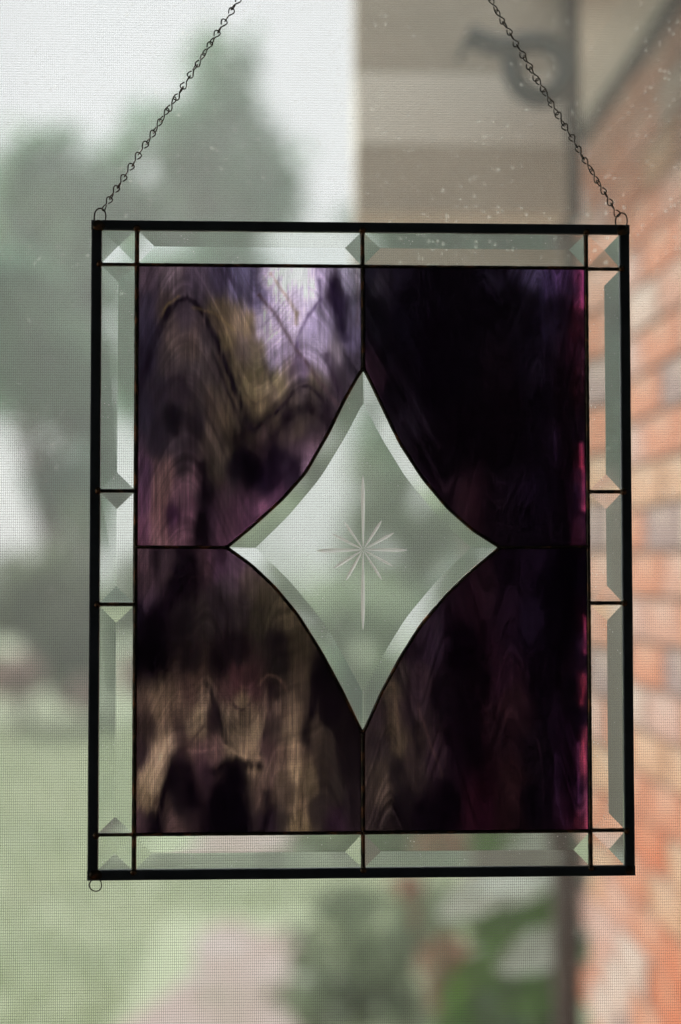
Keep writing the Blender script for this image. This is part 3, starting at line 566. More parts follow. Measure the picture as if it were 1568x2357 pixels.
def pane_piece(key, x0, x1, z0, z1, data, off, label, seed):
    """flat slab whose side next to the diamond follows the curve; off = crop offset of the colour field"""
    cu = smooth_curve(CV[key], 60)
    zs_c = np.array([p.y for p in cu]); xs_c = np.array([p.x for p in cu])
    o_ = np.argsort(zs_c); zs_c, xs_c = zs_c[o_], xs_c[o_]
    nu, nv = 220, 240
    right = key in ('TR', 'BR')
    zz = np.linspace(z0, z1, nv); VX = np.zeros((nv, nu)); VZ = np.zeros((nv, nu))
    for i, z in enumerate(zz):
        if z > zs_c[-1] or z < zs_c[0]: e = xC
        else: e = np.interp(z, zs_c, xs_c)
        a, b = (e, x1) if right else (x0, e)
        VX[i] = np.linspace(a, b, nu); VZ[i] = z
    # panel mm -> drawing px -> field coordinates
    Wp = np.stack([VX * MM, np.zeros_like(VX), VZ * MM + PZ], -1) - np.array(CAM)
    Cq = Wp @ np.array(Q)                       # world -> camera axes
    px = 784 + F1 * Cq[..., 0] / -Cq[..., 2]; py = 1178.5 - F1 * Cq[..., 1] / -Cq[..., 2]
    u = (px - off[0]) / .355; v = (py - off[1]) / .355
    col = field(u, v, data['base'], data['strokes'], seed, data.get('flow'), data.get('famp', 0))
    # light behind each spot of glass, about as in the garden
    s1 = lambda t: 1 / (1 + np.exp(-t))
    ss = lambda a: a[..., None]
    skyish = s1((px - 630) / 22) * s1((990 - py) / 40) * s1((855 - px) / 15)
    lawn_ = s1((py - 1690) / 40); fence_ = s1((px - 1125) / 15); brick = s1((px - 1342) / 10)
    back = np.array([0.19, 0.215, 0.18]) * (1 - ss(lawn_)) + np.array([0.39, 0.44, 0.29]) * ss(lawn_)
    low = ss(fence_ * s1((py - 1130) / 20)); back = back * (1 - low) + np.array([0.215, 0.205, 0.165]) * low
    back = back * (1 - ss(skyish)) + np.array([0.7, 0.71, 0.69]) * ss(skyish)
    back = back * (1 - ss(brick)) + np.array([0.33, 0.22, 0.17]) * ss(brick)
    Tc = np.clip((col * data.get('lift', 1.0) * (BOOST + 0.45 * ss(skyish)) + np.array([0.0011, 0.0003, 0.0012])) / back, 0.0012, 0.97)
    cx, cz = (x0 + x1) / 2, (z0 + z1) / 2
    yw = -1.5 + 0.05 * (vnoise(VX / 9, VZ / 6, seed + 20) + vnoise(VX / 4, VZ / 5, seed + 21) * .5)
    front = np.stack([(VX - cx) * MM, yw * MM, (VZ - cz) * MM], -1).reshape(-1, 3)
    nvt = len(front)
    # back outline ring
    ring = [(i, 0) for i in range(nv)] + [(nv - 1, j) for j in range(1, nu)] + [(i, nu - 1) for i in range(nv - 2, -1, -1)] + [(0, j) for j in range(nu - 2, 0, -1)]
    rid = np.array([i * nu + j for i, j in ring])
    bk = front[rid].copy(); bk[:, 1] = 1.5 * MM
    vs = np.concatenate([front, bk]); k = len(rid)
    I, J = np.meshgrid(np.arange(nv - 1), np.arange(nu - 1), indexing='ij')
    quads = np.stack([I * nu + J, I * nu + J + 1, (I + 1) * nu + J + 1, (I + 1) * nu + J], -1).reshape(-1, 4)
    jj = np.arange(k); j2 = (jj + 1) % k
    sides = np.stack([rid, rid[j2], nvt + j2, nvt + jj], -1)
    # back face as strips between left and right edge points
    L = nvt + np.arange(nv); Rg = nvt + (nv + nu - 2) + np.arange(nv)[::-1] - 0
    Rg = np.array([nvt + (nv - 1) + (nu - 1) + (nv - 1 - i) for i in range(nv)])
    strips = np.stack([L[:-1], L[1:], Rg[1:], Rg[:-1]], -1)
    fa = np.concatenate([quads, sides, strips]); mi = np.concatenate([np.zeros(len(quads), int), np.ones(len(sides) + len(strips), int)])
    me = bpy.data.meshes.new('purple_glass')
    me.vertices.add(len(vs)); me.vertices.foreach_set('co', vs.astype(np.float32).ravel())
    me.loops.add(fa.size); me.loops.foreach_set('vertex_index', fa.astype(np.int32).ravel())
    me.polygons.add(len(fa)); me.polygons.foreach_set('loop_start', (np.arange(len(fa)) * 4).astype(np.int32)); me.polygons.foreach_set('loop_total', np.full(len(fa), 4, np.int32))
    me.materials.append(M['streaky']); me.materials.append(M['glass_back'])
    me.update(calc_edges=True); me.validate()
    me.polygons.foreach_set('material_index', mi.astype(np.int32))
    me.polygons.foreach_set('use_smooth', (mi == 0))
    ca = me.color_attributes.new('streak', 'FLOAT_COLOR', 'POINT')
    cc_ = np.ones((len(vs), 4), np.float32); cc_[:nvt, :3] = Tc.reshape(-1, 3)
    ca.data.foreach_set('color', cc_.ravel())
    o = link('purple_glass', me, pan, (cx * MM, 0, cz * MM))
    o['label'] = label
    return o
BOOST = 0.72
e = 0.4
pane_piece('TL', xL + e, xC - e, zMl + e, zT - e, D_TL, (294.7, 602.5), 'upper left purple pane with bright lilac swirls', 11)
pane_piece('TR', xC + e, xR - e, zMr + e, zT - e, D_TR, (818.6, 602.5), 'upper right pane, nearly black purple', 31)
pane_piece('BL', xL + e, xC - e, zB + e, zMl - e, D_BL, (294.7, 1244.3), 'lower left purple pane with amber flame streaks', 51)
pane_piece('BR', xC + e, xR - e, zB + e, zMr - e, D_BR, (818.6, 1244.3), 'lower right dark pane with faint brown and magenta streaks', 71)

# hanging rings soldered to the frame
def ring_part(pts, closed=False, r=0.5):
    path = [Vector((a, y, b)) * MM for a, y, b in pts]
    for _ in range(3):
        q = []
        for i in range(len(path) - (0 if closed else 1)):
            a, b = path[i], path[(i + 1) % len(path)]; q += [a * .75 + b * .25, a * .25 + b * .75]
        path = q if closed else [path[0]] + q + [path[-1]]
    V, Fc = tube(path, r * MM, n=8, closed=closed)
    return link('hanging_ring', mesh('hanging_ring', V, Fc, M['wire'], True), pan)
rx, rz = -W2 + 5.4, H2 - 0.6
ring_part([(rx - 3.8, 0, rz - 2), (rx - 3.9, 0, rz + 3.2), (rx - 3.4, 0, rz + 6.6), (rx - 1.4, 0, rz + 9.1), (rx + 1.5, 0.3, rz + 9.0), (rx + 3.6, 0.4, rz + 6.4), (rx + 4.0, 0.4, rz + 3.2), (rx + 3.2, 0.2, rz - 1.5)])
rx2 = W2 - 4.8
ring_part([(rx2 - 3.2, 0, rz - 1.5), (rx2 - 4.3, 0, rz + 2.4), (rx2 - 4.0, -0.2, rz + 6.0), (rx2 - 2.2, -0.7, rz + 8.2), (rx2 - 0.2, -0.4, rz + 9.3), (rx2 + 2.4, 0.2, rz + 8.8), (rx2 + 3.9, 0.3, rz + 6.4), (rx2 + 4.0, 0.3, rz + 2.6), (rx2 + 3.0, 0, rz - 1.5)])
bx, bz = -W2 + 5.2, -H2 - 3.2
ring_part([(bx + 4.0 * math.cos(t * math.pi / 5 + .3) + 0.4 * math.sin(t), 0.3 * math.sin(t * 1.3), bz + 4.3 * math.sin(t * math.pi / 5 + .3)) for t in range(10)], closed=True, r=0.42)

# ------------------------------------------------------------------ the two jack chains
def link_mesh(nm, h, wd, tw, r=0.45, gap=0.14):
    path = []; n = 34
    for i in range(n + 1):
        t = -math.pi / 2 + gap + (2 * math.pi - 2 * gap) * i / n
        z = h * math.cos(t); x = wd * math.sin(2 * t) * (0.9 + 0.1 * abs(math.cos(t)))
        a = tw * math.tanh(z / (h * 0.28)) * 0.98
        path.append(Vector((x * math.cos(a), x * math.sin(a) + 0.35 * math.sin(t), z)) * MM)
    V, Fc = tube(path, r * MM, n=6, up=Vector((0.3, 1, 0.12)).normalized())
    return mesh(nm, V, Fc, M['wire'], True)
LM = [link_mesh('link', 5.25, 1.95, math.radians(a)) for a in (38, 44, 50)]
def chain(pa, pb, label, ang0, dang, seed):
    r_ = random.Random(seed)
    a = Vector((*[v * MM for v in (pa[0],)], 0, pa[1] * MM + PZ)); b = Vector((pb[0] * MM, 0.004, pb[1] * MM + PZ))
    d = b - a; L = d.length; pitch = 0.00925; n = int(L / pitch); ax = d.normalized()
    root = empty('chain', a, label, 'chain', 'chains that hold up the stained glass panel')
    side = ax.cross(Vector((0, 1, 0))).normalized()
    ang = ang0
    for i in range(n + 1):
        s = (i + 0.5) * pitch; k = i / max(1, n)
        pos = ax * s + Vector((0, 0, -0.0035)) * math.sin(math.pi * min(1, k)) + side * r_.uniform(-.00025, .00025)
        ang += math.radians(dang(i)) + r_.uniform(-.12, .12)
        q = ax.to_track_quat('Z', 'Y')
        tilt = Matrix.Rotation(r_.uniform(-.06, .06), 4, 'Y')
        o = link('link', LM[r_.randrange(3)], root)
        o.matrix_local = Matrix.Translation(pos) @ q.to_matrix().to_4x4() @ Matrix.Rotation(ang, 4, 'Z') @ tilt
apex = P(853, -500)
chain((rx + 1.9, rz + 8.2), apex, 'dark jack chain rising from the upper left corner of the frame', 0.5, lambda i: 7 if i < 9 else 15, 3)
chain((rx2 - 2.6, rz + 7.4), apex, 'dark jack chain rising from the upper right corner of the frame', 2.2, lambda i: -13, 8)

# ------------------------------------------------------------------ garden
WXB0 = CAM.x + 0.2114 * 2.6
def sheet(name, x0, x1, y0, y1, z, m):
    return struct(link(name, mesh(name, [(x0, y0, z), (x1, y0, z), (x1, y1, z), (x0, y1, z)], [(0, 1, 2, 3)], m)))
M['lawn'] = surface('mown_grass', [(0.25, (0.27, 0.32, 0.22)), (0.45, (0.35, 0.40, 0.27)), (0.6, (0.39, 0.43, 0.30)), (0.75, (0.43, 0.41, 0.32))], 0.9, 0.9, 0, 0.02, 40, detail=6)
M['path'] = surface('pinkish_concrete', [(0.3, (0.24, 0.22, 0.17)), (0.5, (0.33, 0.26, 0.235)), (0.7, (0.38, 0.36, 0.35))], 2.6, 0.85, 0, 0.004, 60)
sheet('lawn', -120, 120, 0.17, 170, 0.0, M['lawn'])
pts = [(a + 0.04, b) for a, b in [(-0.62, 1.2), (0.0, 1.2), (0.10, 3.0), (0.02, 3.9), (0.10, 4.5), (0.0, 5.0), (-0.05, 5.5), (-0.18, 5.35), (-0.30, 5.62), (-0.42, 5.5), (-0.48, 5.2), (-0.44, 4.8), (-0.56, 4.4), (-0.66, 4.1), (-0.70, 3.0)]]
struct(link('garden_path', mesh('garden_path', [(a, b, 0.006) for a, b in pts], [tuple(range(len(pts)))], M['path'])))
M['bounce_sheet'] = surface('pale_bounce', [(0.3, (0.52, 0.49, 0.45)), (0.7, (0.62, 0.6, 0.56))], 3, 0.85)
sheet('bounce_sheet', -3.0, WXB0, 0.17, 1.75, 0.012, M['bounce_sheet'])  # unseen pale ground added to bounce daylight up to the soffit
# grass blades on the nearer lawn
def tufts(n):
    V = np.zeros((n, 3, 3)); x = nr.uniform(-3, 3, n); y = 3 + 11 * nr.rand(n) ** 1.3; h = nr.uniform(.03, .07, n); a = nr.uniform(0, 2 * np.pi, n)
    keep = ~((x > -.62) & (x < .07) & (y < 5.7)); x, y, h, a = x[keep], y[keep], h[keep], a[keep]; n = len(x)
    V = np.zeros((n, 3, 3)); w_ = .006
    V[:, 0] = np.stack([x - w_ * np.cos(a), y - w_ * np.sin(a), 0 * x], 1); V[:, 1] = np.stack([x + w_ * np.cos(a), y + w_ * np.sin(a), 0 * x], 1)
    V[:, 2] = np.stack([x + nr.normal(0, .02, n), y + nr.normal(0, .02, n), h], 1)
    return V.reshape(-1, 3), np.arange(3 * n).reshape(-1, 3)
def fast_mesh(name, V, Fc, mats, mi=None):
    me = bpy.data.meshes.new(name); me.vertices.add(len(V)); me.vertices.foreach_set('co', np.asarray(V, np.float32).ravel())
    k = Fc.shape[1]; me.loops.add(Fc.size); me.loops.foreach_set('vertex_index', Fc.astype(np.int32).ravel())
    me.polygons.add(len(Fc)); me.polygons.foreach_set('loop_start', (np.arange(len(Fc)) * k).astype(np.int32)); me.polygons.foreach_set('loop_total', np.full(len(Fc), k, np.int32))
    for m in (mats if isinstance(mats, (list, tuple)) else [mats]): me.materials.append(m)
    me.update(calc_edges=True)
    if mi is not None: me.polygons.foreach_set('material_index', mi.astype(np.int32))
    return me
M['blade'] = surface('grass_blade', [(0.3, (0.22, 0.28, 0.14)), (0.7, (0.36, 0.41, 0.23))], 1.2, 0.7, trans=0.3)
V, Fc = tufts(40000)
tag(link('grass', fast_mesh('grass', V, Fc, M['blade'])), 'pale green mown grass of the lawn behind the panel', 'grass', kind='stuff')

def leafmat(name, a, b, c_=None, tr=0.4, scale=1.5, rough=0.5):
    st = [(0.32, a), (0.6, b)] + ([(0.75, c_)] if c_ else [])
    return surface(name, st, scale, rough, trans=tr, detail=5)
M['leaf_far'] = leafmat('leaf_grey_green', (0.12, 0.25, 0.185), (0.26, 0.40, 0.265), (0.42, 0.52, 0.26), tr=0.58, scale=.5)
M['leaf_dark'] = leafmat('leaf_dark_green', (0.06, 0.155, 0.115), (0.20, 0.32, 0.20), scale=0.8, tr=0.5)
M['leaf_mid'] = leafmat('leaf_mid_green', (0.13, 0.18, 0.11), (0.23, 0.28, 0.17), (0.32, 0.34, 0.2), scale=2)
M['leaf_bright'] = leafmat('leaf_fresh_green', (0.06, 0.13, 0.03), (0.13, 0.24, 0.06), scale=6, rough=0.3)
M['leaf_pale'] = leafmat('leaf_variegated', (0.45, 0.52, 0.45), (0.65, 0.72, 0.66), scale=14, rough=0.25, tr=0.25)
M['leaf_shade'] = leafmat('leaf_deep_green', (0.045, 0.085, 0.05), (0.10, 0.155, 0.09), (0.17, 0.2, 0.11), scale=5)
M['leaf_light'] = leafmat('leaf_light_green', (0.32, 0.42, 0.28), (0.46, 0.56, 0.38), (0.52, 0.58, 0.38), scale=1.5, tr=0.7)
M['leaf_thin'] = M['leaf_light']
M['leaf_red'] = leafmat('leaf_rusty', (0.16, 0.075, 0.05), (0.30, 0.165, 0.105), scale=8)
M['flower'] = leafmat('pink_blossom', (0.40, 0.28, 0.24), (0.50, 0.38, 0.33), scale=5)
M['bark'] = surface('bark', [(0.3, (0.05, 0.04, 0.03)), (0.7, (0.12, 0.095, 0.07))], 6, 0.9, 0, 0.02, 20, mapping=(1, 1, .3))

def leaves(ells, n, size, holes=(), flat=0.0):
    """n quads in the union of ellipsoids (centre, radii), thinned inside holes"""
    vol = np.array([r[0] * r[1] * r[2] for c_, r in ells]) ** 0.75; pr = vol / vol.sum()
    idx = nr.choice(len(ells), n, p=pr); d = nr.normal(size=(n, 3)); d /= np.linalg.norm(d, axis=1)[:, None]
    rad = nr.rand(n) ** 0.5 * (1 + 0.2 * np.abs(nr.normal(size=n)))
    C_ = np.array([c_ for c_, r in ells])[idx]; R_ = np.array([r for c_, r in ells])[idx]
    p = C_ + d * rad[:, None] * R_
    # clumping
    cl = np.array([mnoise.noise(Vector(q) * (1.6 / max(0.2, R_[0, 0]) ** .5)) for q in p]); p = p[cl > -0.22]
    for hc, hr in holes: p = p[np.linalg.norm((p - np.array(hc))[:, [0, 2]] , axis=1) > hr]
    n = len(p); a = nr.normal(size=(n, 3)); a /= np.linalg.norm(a, axis=1)[:, None]; b = np.cross(a, nr.normal(size=(n, 3))); b /= np.linalg.norm(b, axis=1)[:, None]
    s = (size * nr.uniform(.6, 1.3, n))[:, None]
    V = np.stack([p - a * s * .5, p + b * s * .28, p + a * s * .5, p - b * s * .28], 1).reshape(-1, 3)
    return V, np.arange(4 * n).reshape(-1, 4)
def E(px, py, y, rpx, rpy, ry=None):       # ellipsoid given by where it shows and how far off it is
    p = at(px, py, y); k = (y - CAM.y) / F1
    return ((p.x, p.y, p.z), (rpx * k, (ry or max(rpx, rpy) * k * 0.7), rpy * k))
def plant(name, label, cat, base, ells, n, size, m, trunk_r=0.0, group=None, holes=(), part=('crown', 'trunk'), limbs=0):
    root = empty(name, base, label, cat, group); B_ = np.array(base)
    V, Fc = leaves(ells, n, size, holes)
    link(part[0], fast_mesh(part[0], V - B_, Fc, m), root)
    if trunk_r:
        top_ = Vector(ells[0][0]) - Vector(base); path = [Vector((0, 0, -0.05)).lerp(top_, k / 10) + Vector((mnoise.noise(Vector((k * .4, base[0], 0))), mnoise.noise(Vector((k * .4, base[0], 5))), 0)) * trunk_r for k in range(11)]
        V, Fc = tube(path, trunk_r, n=9, up=Vector((0, 1, 0.01)), rfun=lambda i: 1.25 - i * .085)
        for q in range(limbs):
            c_ = Vector(ells[(q + 1) % len(ells)][0]) - Vector(base); st = path[4 + q % 4]
            pp = [st.lerp(c_, k / 5) + Vector((0, 0, 0.1 * k * (5 - k) * trunk_r)) for k in range(6)]
            v2, f2 = tube(pp, trunk_r * .45, n=6, up=Vector((0, 1, 0.01)), rfun=lambda i: 1.1 - i * .16); o_ = len(V)
            V += v2; Fc += [tuple(a + o_ for a in f) for f in f2]
        link(part[1], mesh(part[1], V, Fc, M['bark'], True), root)
    return root
TY = 20.0
hole = at(343, 402, TY)
plant('tree', 'tall grey green tree with a pointed top and a small round sky gap, upper left', 'tree', (at(430, 1500, TY).x, TY, 0),
      [E(500, 230, TY, 95, 150), E(430, 360, TY, 190, 130), E(590, 450, TY, 110, 150), E(250, 440, TY, 170, 120), E(100, 400, TY, 120, 110), E(80, 520, TY, 150, 150), E(300, 620, TY, 260, 150), E(480, 700, TY, 130, 200), E(120, 720, TY, 190, 190), E(110, 870, TY, 170, 130), E(380, 900, TY, 220, 170), E(560, 980, TY, 80, 150), E(400, 1150, TY, 200, 170), E(270, 1130, TY, 90, 110)],
      9500, 0.36, M['leaf_far'], 0.28, 'trees beyond the lawn', holes=[((hole.x, hole.y, hole.z), 0.26)], limbs=7)
plant('tree', 'smaller tree standing lower at the left edge of the view', 'tree', (at(165, 1500, 16).x, 16, 0),
      [E(40, 780, 16, 120, 130), E(140, 860, 16, 100, 110), E(20, 680, 16, 110, 90), E(200, 930, 16, 70, 80), E(185, 1130, 16, 55, 90), E(110, 1110, 16, 45, 70)], 6500, 0.22, M['leaf_far'], 0.16, 'trees beyond the lawn', limbs=3)
plant('tree', 'dark green tree showing under the taupe boxed beam', 'tree', (at(1150, 1500, 11).x, 11, 0),
      [E(1130, 800, 11, 190, 230), E(960, 640, 11, 150, 150), E(1200, 600, 11, 160, 150), E(1010, 900, 11, 160, 190), E(1250, 860, 11, 120, 240), E(870, 520, 11, 60, 60)], 24000, 0.16, M['leaf_dark'], 0.13, 'trees beyond the lawn', limbs=5)
plant('tree', 'pale green tree seen through the clear diamond', 'tree', (at(1000, 1500, 17).x, 17, 0),
      [E(960, 1190, 17, 150, 90), E(890, 1060, 17, 80, 90), E(1080, 1000, 17, 140, 140), E(1040, 1240, 17, 120, 70), E(890, 1270, 17, 110, 80)], 5000, 0.2, M['leaf_light'], 0.12, 'trees beyond the lawn', limbs=3)
for i, (a, b, r1, r2, m_, lab) in enumerate(((60, 1400, 130, 110, 'leaf_mid', 'round shrub at the left edge of the lawn'), (215, 1380, 110, 170, 'leaf_mid', 'tall shrub beside the round one, just left of the panel frame'), (390, 1420, 120, 120, 'leaf_light', 'shrub behind the lower left purple pane'),
 (620, 1420, 120, 120, 'leaf_thin', 'loose green shrub left of the diamond middle'), (790, 1440, 120, 120, 'leaf_thin', 'loose green shrub seen through the diamond below its star'), (950, 1450, 120, 110, 'leaf_thin', 'loose green shrub seen through the lower right of the diamond'),
        (1110, 1440, 110, 120, 'leaf_dark', 'shrub behind the lower right dark pane'))):
    y = 14 + 0.7 * (i % 3); g = at(a, 1600, y)
    plant('shrub', lab, 'shrub', (g.x, y, 0), [E(a, b, y, r1, r2), E(a + 25, b + 90, y, r1 * .9, r2 * .7)], 2800 if 'light' in m_ else 1500 if 'thin' in m_ else 5200, 0.15, M[m_], 0.04, 'shrubs along the far edge of the lawn', part=('foliage', 'stem'))
for a, b, r in ((30, 1560, 60), (205, 1600, 40)):
    g = at(a, b, 13); plant('flowering_shrub', 'pink flowering shrub at the far end of the lawn, ' + ('at the left edge' if a < 100 else 'beside the frame'), 'shrub', (g.x, 13, 0), [E(a, b, 13, r, r * .7)], 1500, 0.09, M['flower'], 0.02, part=('foliage', 'stem'))

# near plants at the foot of the brick wall
def near(name, lab, a, b, y, r1, r2, n, size, m_):
    g = at(a, b, y); return plant(name, lab, 'shrub', (g.x, y, 0), [E(a, b, y, r1, r2, .25), E(a + 20, b + 180, y, r1 * .9, r2, .25)], n, size, M[m_], 0.02, 'plants at the foot of the brick wall', part=('foliage', 'stem'))
def near2(lab, ells, y, n, size, m_):
    g = at(ells[0][0], ells[0][1], y)
    return plant('garden_shrub', lab, 'shrub', (g.x, y, 0), [E(a, b, y, r1, r2, .3) for a, b, r1, r2 in ells], n, size, M[m_], 0.008, 'plants at the foot of the brick wall', part=('foliage', 'stem'))
near2('soft green shrub spreading below the middle of the panel', [(820, 2260, 100, 90), (930, 2160, 90, 80), (760, 2330, 80, 60), (900, 2320, 90, 80), (720, 2180, 60, 40)], 3.4, 750, 0.07, 'leaf_mid')
near2('mid green loose shrub beside the pinkish path', [(720, 2260, 60, 90), (800, 2080, 70, 40), (660, 2330, 60, 40), (1000, 2100, 60, 50)], 4.4, 900, 0.07, 'leaf_mid')
near2('fresh green shrub in front of the brown downspout', [(1200, 2260, 90, 120), (1110, 2330, 90, 60), (1160, 2120, 70, 60), (1250, 2170, 50, 60)], 2.5, 1100, 0.09, 'leaf_bright')
near2('rusty brown leaved shrub between the green ones', [(1050, 2190, 45, 45), (1010, 2250, 40, 40), (1090, 2260, 40, 50)], 2.8, 200, 0.06, 'leaf_red')
near2('small terracotta coloured flowers just under the frame', [(948, 2045, 34, 26), (1080, 2010, 30, 20)], 3.0, 200, 0.05, 'leaf_red')
near2('dark shrub under the right half of the frame', [(1250, 2060, 30, 60), (1215, 2120, 22, 40), (1160, 2340, 35, 20)], 2.2, 220, 0.06, 'leaf_shade')
# broad pale leaves
hp = at(1100, 2190, 1.9)
hosta = empty('broad_leaved_plant', (hp.x, 1.9, 0), 'plant with broad pale variegated leaves under the right half of the frame', 'plant')
def leaf_mesh(L, wd):
    V, Fc = [], []
    for i in range(7):
        q = i / 6; h = wd / 2 * math.sin(math.pi * min(1, q * .92 + .04)) ** .8; z = -0.25 * L * q * q
        V += [(q * L, -h, z + .12 * h), (q * L, 0, z), (q * L, h, z + .12 * h)]
    for i in range(6): Fc += [(i * 3, i * 3 + 1, i * 3 + 4, i * 3 + 3), (i * 3 + 1, i * 3 + 2, i * 3 + 5, i * 3 + 4)]
    return mesh('leaf', V, Fc, M['leaf_pale'], True)
lm = leaf_mesh(0.21, 0.085); lm2 = leaf_mesh(0.15, 0.06); lm2.materials[0] = M['leaf_bright']
bm = bmesh.new()
stemV, stemF = [], []
targets = [(1010, 2110, -.3, 0), (1090, 2050, .25, 0), (1160, 2030, .4, 0), (1110, 2080, .2, 0), (1190, 2200, .1, 0), (1140, 2230, .3, 0), (1020, 2290, -.4, 1), (1230, 2300, .6, 1), (1180, 2130, .2, 1), (1090, 2180, -.6, 1), (1250, 2210, .3, 1), (1130, 2330, .1, 1)]
for px_, py_, an, k in targets:
    p = at(px_, py_, 1.9) - Vector((hp.x, 1.9, 0))
    o = link('leaf', lm2 if k else lm, hosta, p)
    o.rotation_euler = (math.radians(rng.uniform(50, 80)) * (1), math.radians(-28 + an * 10), rng.uniform(-.2, .2))
    path = [Vector((0, 0, 0)).lerp(p, t / 6) + Vector((p.x * .3, 0, 0)) * (t / 6) * (1 - t / 6) for t in range(7)]
    v2, f2 = tube(path, .003, n=5); o_ = len(stemV); stemV += v2; stemF += [tuple(q + o_ for q in f) for f in f2]
link('stem', mesh('stem', stemV, stemF, M['leaf_mid']), hosta)

# taupe board fence behind the right half
M['taupe'] = surface('taupe_board', [(0.3, (0.17, 0.145, 0.115)), (0.7, (0.25, 0.215, 0.17))], 6, 0.75, 0, 0.002, 40, mapping=(4, 4, .6))
fy = 5.2
fl, fr_ = at(1105, 1130, fy), at(1350, 1130, fy)
fence = empty('fence', (fl.x, fy, 0), 'taupe vertical board fence seen through the right hand bevels', 'fence')
nb = 5; bw = (fr_.x + 0.25 - fl.x) / nb
bmf = bmesh.new(); box_bm(bmf, 0.004, bw - 0.004, 0, 0.022, 0.03, fl.z, 0.003); bme = bm_mesh('board', bmf, M['taupe'])
for i in range(nb):
    link('board', bme, fence, (i * bw, 0.004 * (i % 2), rng.uniform(-.01, .01)))
for z in (0.4, 1.4): box('rail', 0, nb * bw, 0.03, 0.07, z, z + 0.09, M['taupe'], fence)
for xx in (0.0, nb * bw): box('post', xx - 0.045, xx + 0.045, 0.072, 0.162, 0, fl.z + 0.08, M['taupe'], fence, 0.005)

# ------------------------------------------------------------------ brick wall on the right, reaching away from the window
WXB = CAM.x + 0.2114 * 2.6
WYE = CAM.y + 2.6
SOF = EYE + 0.785
wall = empty('brick_wall', (WXB, 0.16, 0), 'orange and pink brick wall running away from the window at the right edge', 'brick wall')
M['mortar'] = surface('pale_mortar', [(0.3, (0.42, 0.27, 0.21)), (0.7, (0.52, 0.37, 0.30))], 12, 0.9, 0, 0.002, 90)
bm = bmesh.new(); box_bm(bm, 0.006, 0.30, 0.0, WYE - 0.16 - .004, 0, SOF)
link('mortar', bm_mesh('mortar', bm, M['mortar']), wall)
def brickmat(nm, a, b, wash):
    return surface(nm, [(0.3, a), (0.52, b), (0.66, wash), (0.8, wash)], 9, 0.85, 0, 0.003, 70, detail=5)
pal = [brickmat('brick_orange', (0.47, 0.165, 0.085), (0.52, 0.22, 0.13), (0.52, 0.32, 0.23)),
       brickmat('brick_salmon', (0.47, 0.225, 0.155), (0.52, 0.28, 0.205), (0.53, 0.37, 0.30)),
       brickmat('brick_pink', (0.46, 0.265, 0.215), (0.50, 0.315, 0.26), (0.52, 0.385, 0.335)),
       brickmat('brick_whitewashed', (0.48, 0.32, 0.26), (0.52, 0.40, 0.34), (0.55, 0.47, 0.42)),
       brickmat('brick_tan', (0.48, 0.25, 0.14), (0.52, 0.31, 0.195), (0.52, 0.37, 0.27)),
       brickmat('brick_purple_grey', (0.24, 0.16, 0.15), (0.30, 0.21, 0.20), (0.42, 0.32, 0.28)),
       brickmat('brick_red', (0.46, 0.12, 0.05), (0.52, 0.165, 0.08), (0.52, 0.25, 0.15))]
CH, CL = 0.0677, 0.203
bms = {}
def brick_me(k, half, var):
    key = (k, half, var)
    if key not in bms:
        r_ = random.Random(hash(key) % 1000 + 5); L = (CL - 0.010) if not half else (CL / 2 - 0.010); b = bmesh.new()
        box_bm(b, -0.004 - 0.003 * r_.random(), 0.08, 0, L, 0, CH - 0.010)
        for v in b.verts: v.co += Vector((r_.uniform(-.0015, .0015), r_.uniform(-.002, .002), r_.uniform(-.0015, .0015)))
        bms[key] = bm_mesh('brick', b, pal[k])
    return bms[key]
special = {}
Lw = WYE - 0.16; rows = int(SOF / CH); cnt = 0; extra = []
wts = [5, 5, 4, 2.6, 3, 0.5, 1.6]
bl = []
for r in range(rows):
    y = 0.0 if r % 2 == 0 else -CL / 2
    z = r * CH + 0.005
    while y < Lw - 0.03:
        s0, s1_ = max(y, 0), min(y + CL, Lw)
        zz_ = z + CH / 2; D = (s0 + s1_) / 2 + 0.16 - CAM.y
        k = rng.choices(range(7), [5, 6, 5, 1.6, 3, 0.5, 0.6] if zz_ > 1.25 else [6, 5, 2, 1.2, 3, 0.4, 3.5])[0]
        ipx = 653 + (WXB - CAM.x) * F1 / D; ipy = 1309 - (zz_ - EYE) * F1 / D
        if abs(ipx - 1545) < 45 and ipy > 2200 and ipy < 2420: k = 6
        elif abs(ipx - 1430) < 45 and abs(ipy - 2260) < 60: k = 3
        elif abs(ipx - 1380) < 30 and ipy > 2230: k = 0
        elif abs(ipx - 1500) < 50 and abs(ipy - 440) < 60: k = 0
        elif abs(ipx - 1560) < 45 and abs(ipy - 880) < 45: k = 5
        elif abs(ipx - 1500) < 60 and abs(ipy - 1830) < 55: k = 0
        elif ipy < 900 and k in (6, 5): k = 2
        bl.append((abs(ipy - 1200) + (0 if ipx < 1620 else (ipx - 1620) * 2), y, z, k)); y += CL
bl.sort()
for n_, (pr_, y, z, k) in enumerate(bl[:300]):
    half = y < 0 or y + CL > Lw
    link('brick', brick_me(k, half, rng.randrange(3)), wall, (0, max(y, 0) + 0.005, z))
if bl[300:]:
    bm = bmesh.new()
    for pr_, y, z, k in bl[300:]:
        y0_ = max(y, 0) + .005; box_bm(bm, -0.004, 0.08, y0_, min(y + CL, Lw) - .005, z, z + CH - .01)
    tag(link('brickwork', bm_mesh('brickwork', bm, pal[1]), wall), kind='stuff')
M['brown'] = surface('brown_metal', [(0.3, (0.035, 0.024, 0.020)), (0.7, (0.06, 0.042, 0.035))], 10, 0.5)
M['soffit'] = surface('pale_soffit_paint', [(0.3, (0.72, 0.71, 0.66)), (0.7, (0.82, 0.81, 0.77))], 5, 0.6)
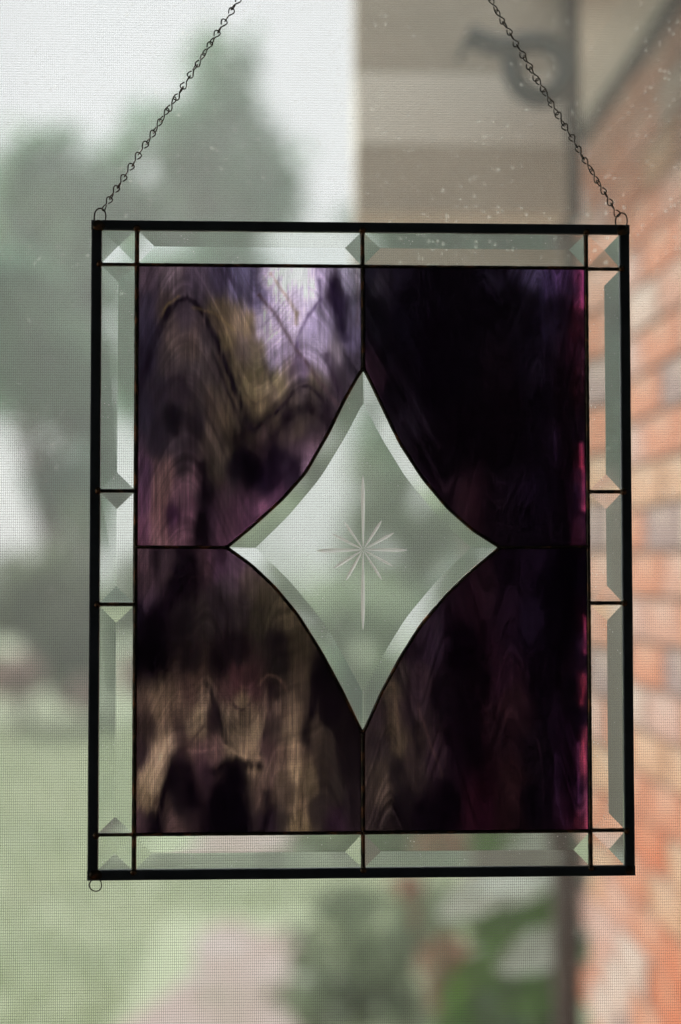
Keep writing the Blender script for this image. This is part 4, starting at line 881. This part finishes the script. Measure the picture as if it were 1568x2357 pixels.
eave = empty('eave', (WXB, 0.16, SOF), 'pale painted eave soffit over the brick wall, at the top right corner', 'eave')
for i in range(3):
    box('soffit_board', -0.21 + i * 0.07 + 0.002, -0.14 + i * 0.07 - 0.002, 0.0, Lw + .05, 0.002, 0.02, M['soffit'], eave)
box('trim_board', -0.022, -0.009, 0.0, Lw, -0.022, 0.0, M['brown'], eave)
ds = empty('downspout', (WXB - 0.03, WYE + 0.02, 0), 'dark brown downspout at the far end of the brick wall', 'downspout')
box('pipe', -0.018, 0.028, 0.0, 0.05, 0.0, SOF - 0.02, M['brown'], ds, 0.006, 2)
for z in (0.5, 1.4): box('bracket', -0.024, 0.034, -0.006, 0.056, z, z + 0.03, M['brown'], ds)

# taupe boxed beam hanging in front, with an iron scroll hook
by = CAM.y + 1.85
b0, b1 = at(822, 490, by), at(1308, 490, by)
beam = empty('boxed_beam', (b0.x, by, b0.z), 'taupe boarded beam end hanging at the top of the view, left of the brick wall', 'beam')
BWd = b1.x - b0.x
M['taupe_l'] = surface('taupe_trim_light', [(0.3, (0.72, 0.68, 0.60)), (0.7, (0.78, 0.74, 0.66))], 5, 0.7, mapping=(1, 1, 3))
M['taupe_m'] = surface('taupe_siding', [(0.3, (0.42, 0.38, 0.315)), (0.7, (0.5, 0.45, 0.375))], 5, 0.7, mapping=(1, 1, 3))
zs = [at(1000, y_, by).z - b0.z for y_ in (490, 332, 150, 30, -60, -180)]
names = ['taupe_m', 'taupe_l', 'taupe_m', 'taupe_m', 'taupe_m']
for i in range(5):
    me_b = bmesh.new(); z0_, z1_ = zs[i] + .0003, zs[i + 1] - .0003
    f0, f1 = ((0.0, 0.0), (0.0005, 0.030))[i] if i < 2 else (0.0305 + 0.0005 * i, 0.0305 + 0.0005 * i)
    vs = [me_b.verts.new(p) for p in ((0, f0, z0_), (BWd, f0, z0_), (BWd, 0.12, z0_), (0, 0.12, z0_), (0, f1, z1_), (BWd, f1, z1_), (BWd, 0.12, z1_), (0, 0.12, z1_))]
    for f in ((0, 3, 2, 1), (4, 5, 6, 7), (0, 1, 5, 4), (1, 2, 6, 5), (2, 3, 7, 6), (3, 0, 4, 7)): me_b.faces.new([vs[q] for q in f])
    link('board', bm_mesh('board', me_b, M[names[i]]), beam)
box('dark_gap_strip', BWd + .0005, BWd + 0.017, -0.002, 0.10, 0.0, zs[-1], M['brown'], beam)  # dark strip put in for the shaded gap at the beam's right side
hy = by - 0.08
pth = [(1075, 82), (1120, 100), (1165, 112), (1215, 98), (1265, 98), (1302, 130), (1308, 172), (1285, 212), (1245, 228), (1205, 212), (1183, 178), (1178, 140)]
hk = [at(a, b, hy) for a, b in pth]
o0 = hk[0].copy()
for _ in range(2):
    q = [hk[0]]
    for i in range(len(hk) - 1): q += [hk[i] * .75 + hk[i + 1] * .25, hk[i] * .25 + hk[i + 1] * .75]
    hk = q + [hk[-1]]
hook = empty('scroll_hook', (o0.x, by, o0.z), 'black wrought iron scroll hook on the taupe beam, behind the right chain', 'hook')
oo = Vector((o0.x, by, o0.z))
V, Fc = tube([p - oo for p in hk], 0.0145, n=10)
link('scroll', mesh('scroll', V, Fc, M['zinc'], True), hook)
V, Fc = tube([Vector((0.004, -0.078, -0.002)), Vector((0.002, -0.04, 0)), Vector((0, -0.002, 0))], 0.0055, n=8, up=Vector((0, 0, 1)))
link('arm', mesh('arm', V, Fc, M['zinc'], True), hook)

# ------------------------------------------------------------------ damp air between the window and the far trees
hm, ht, ho = mat('damp_air')
pvn = ht.nodes.new('ShaderNodeVolumePrincipled'); pvn.inputs['Density'].default_value = 0.009
pvn.inputs['Color'].default_value = (0.93, 0.95, 0.95, 1); pvn.inputs['Anisotropy'].default_value = 0.2
ht.links.new(pvn.outputs[0], ho.inputs['Volume'])
tag(box('haze', -125, 125, -5, 175, -1.0, 12.0, hm), kind='stuff')
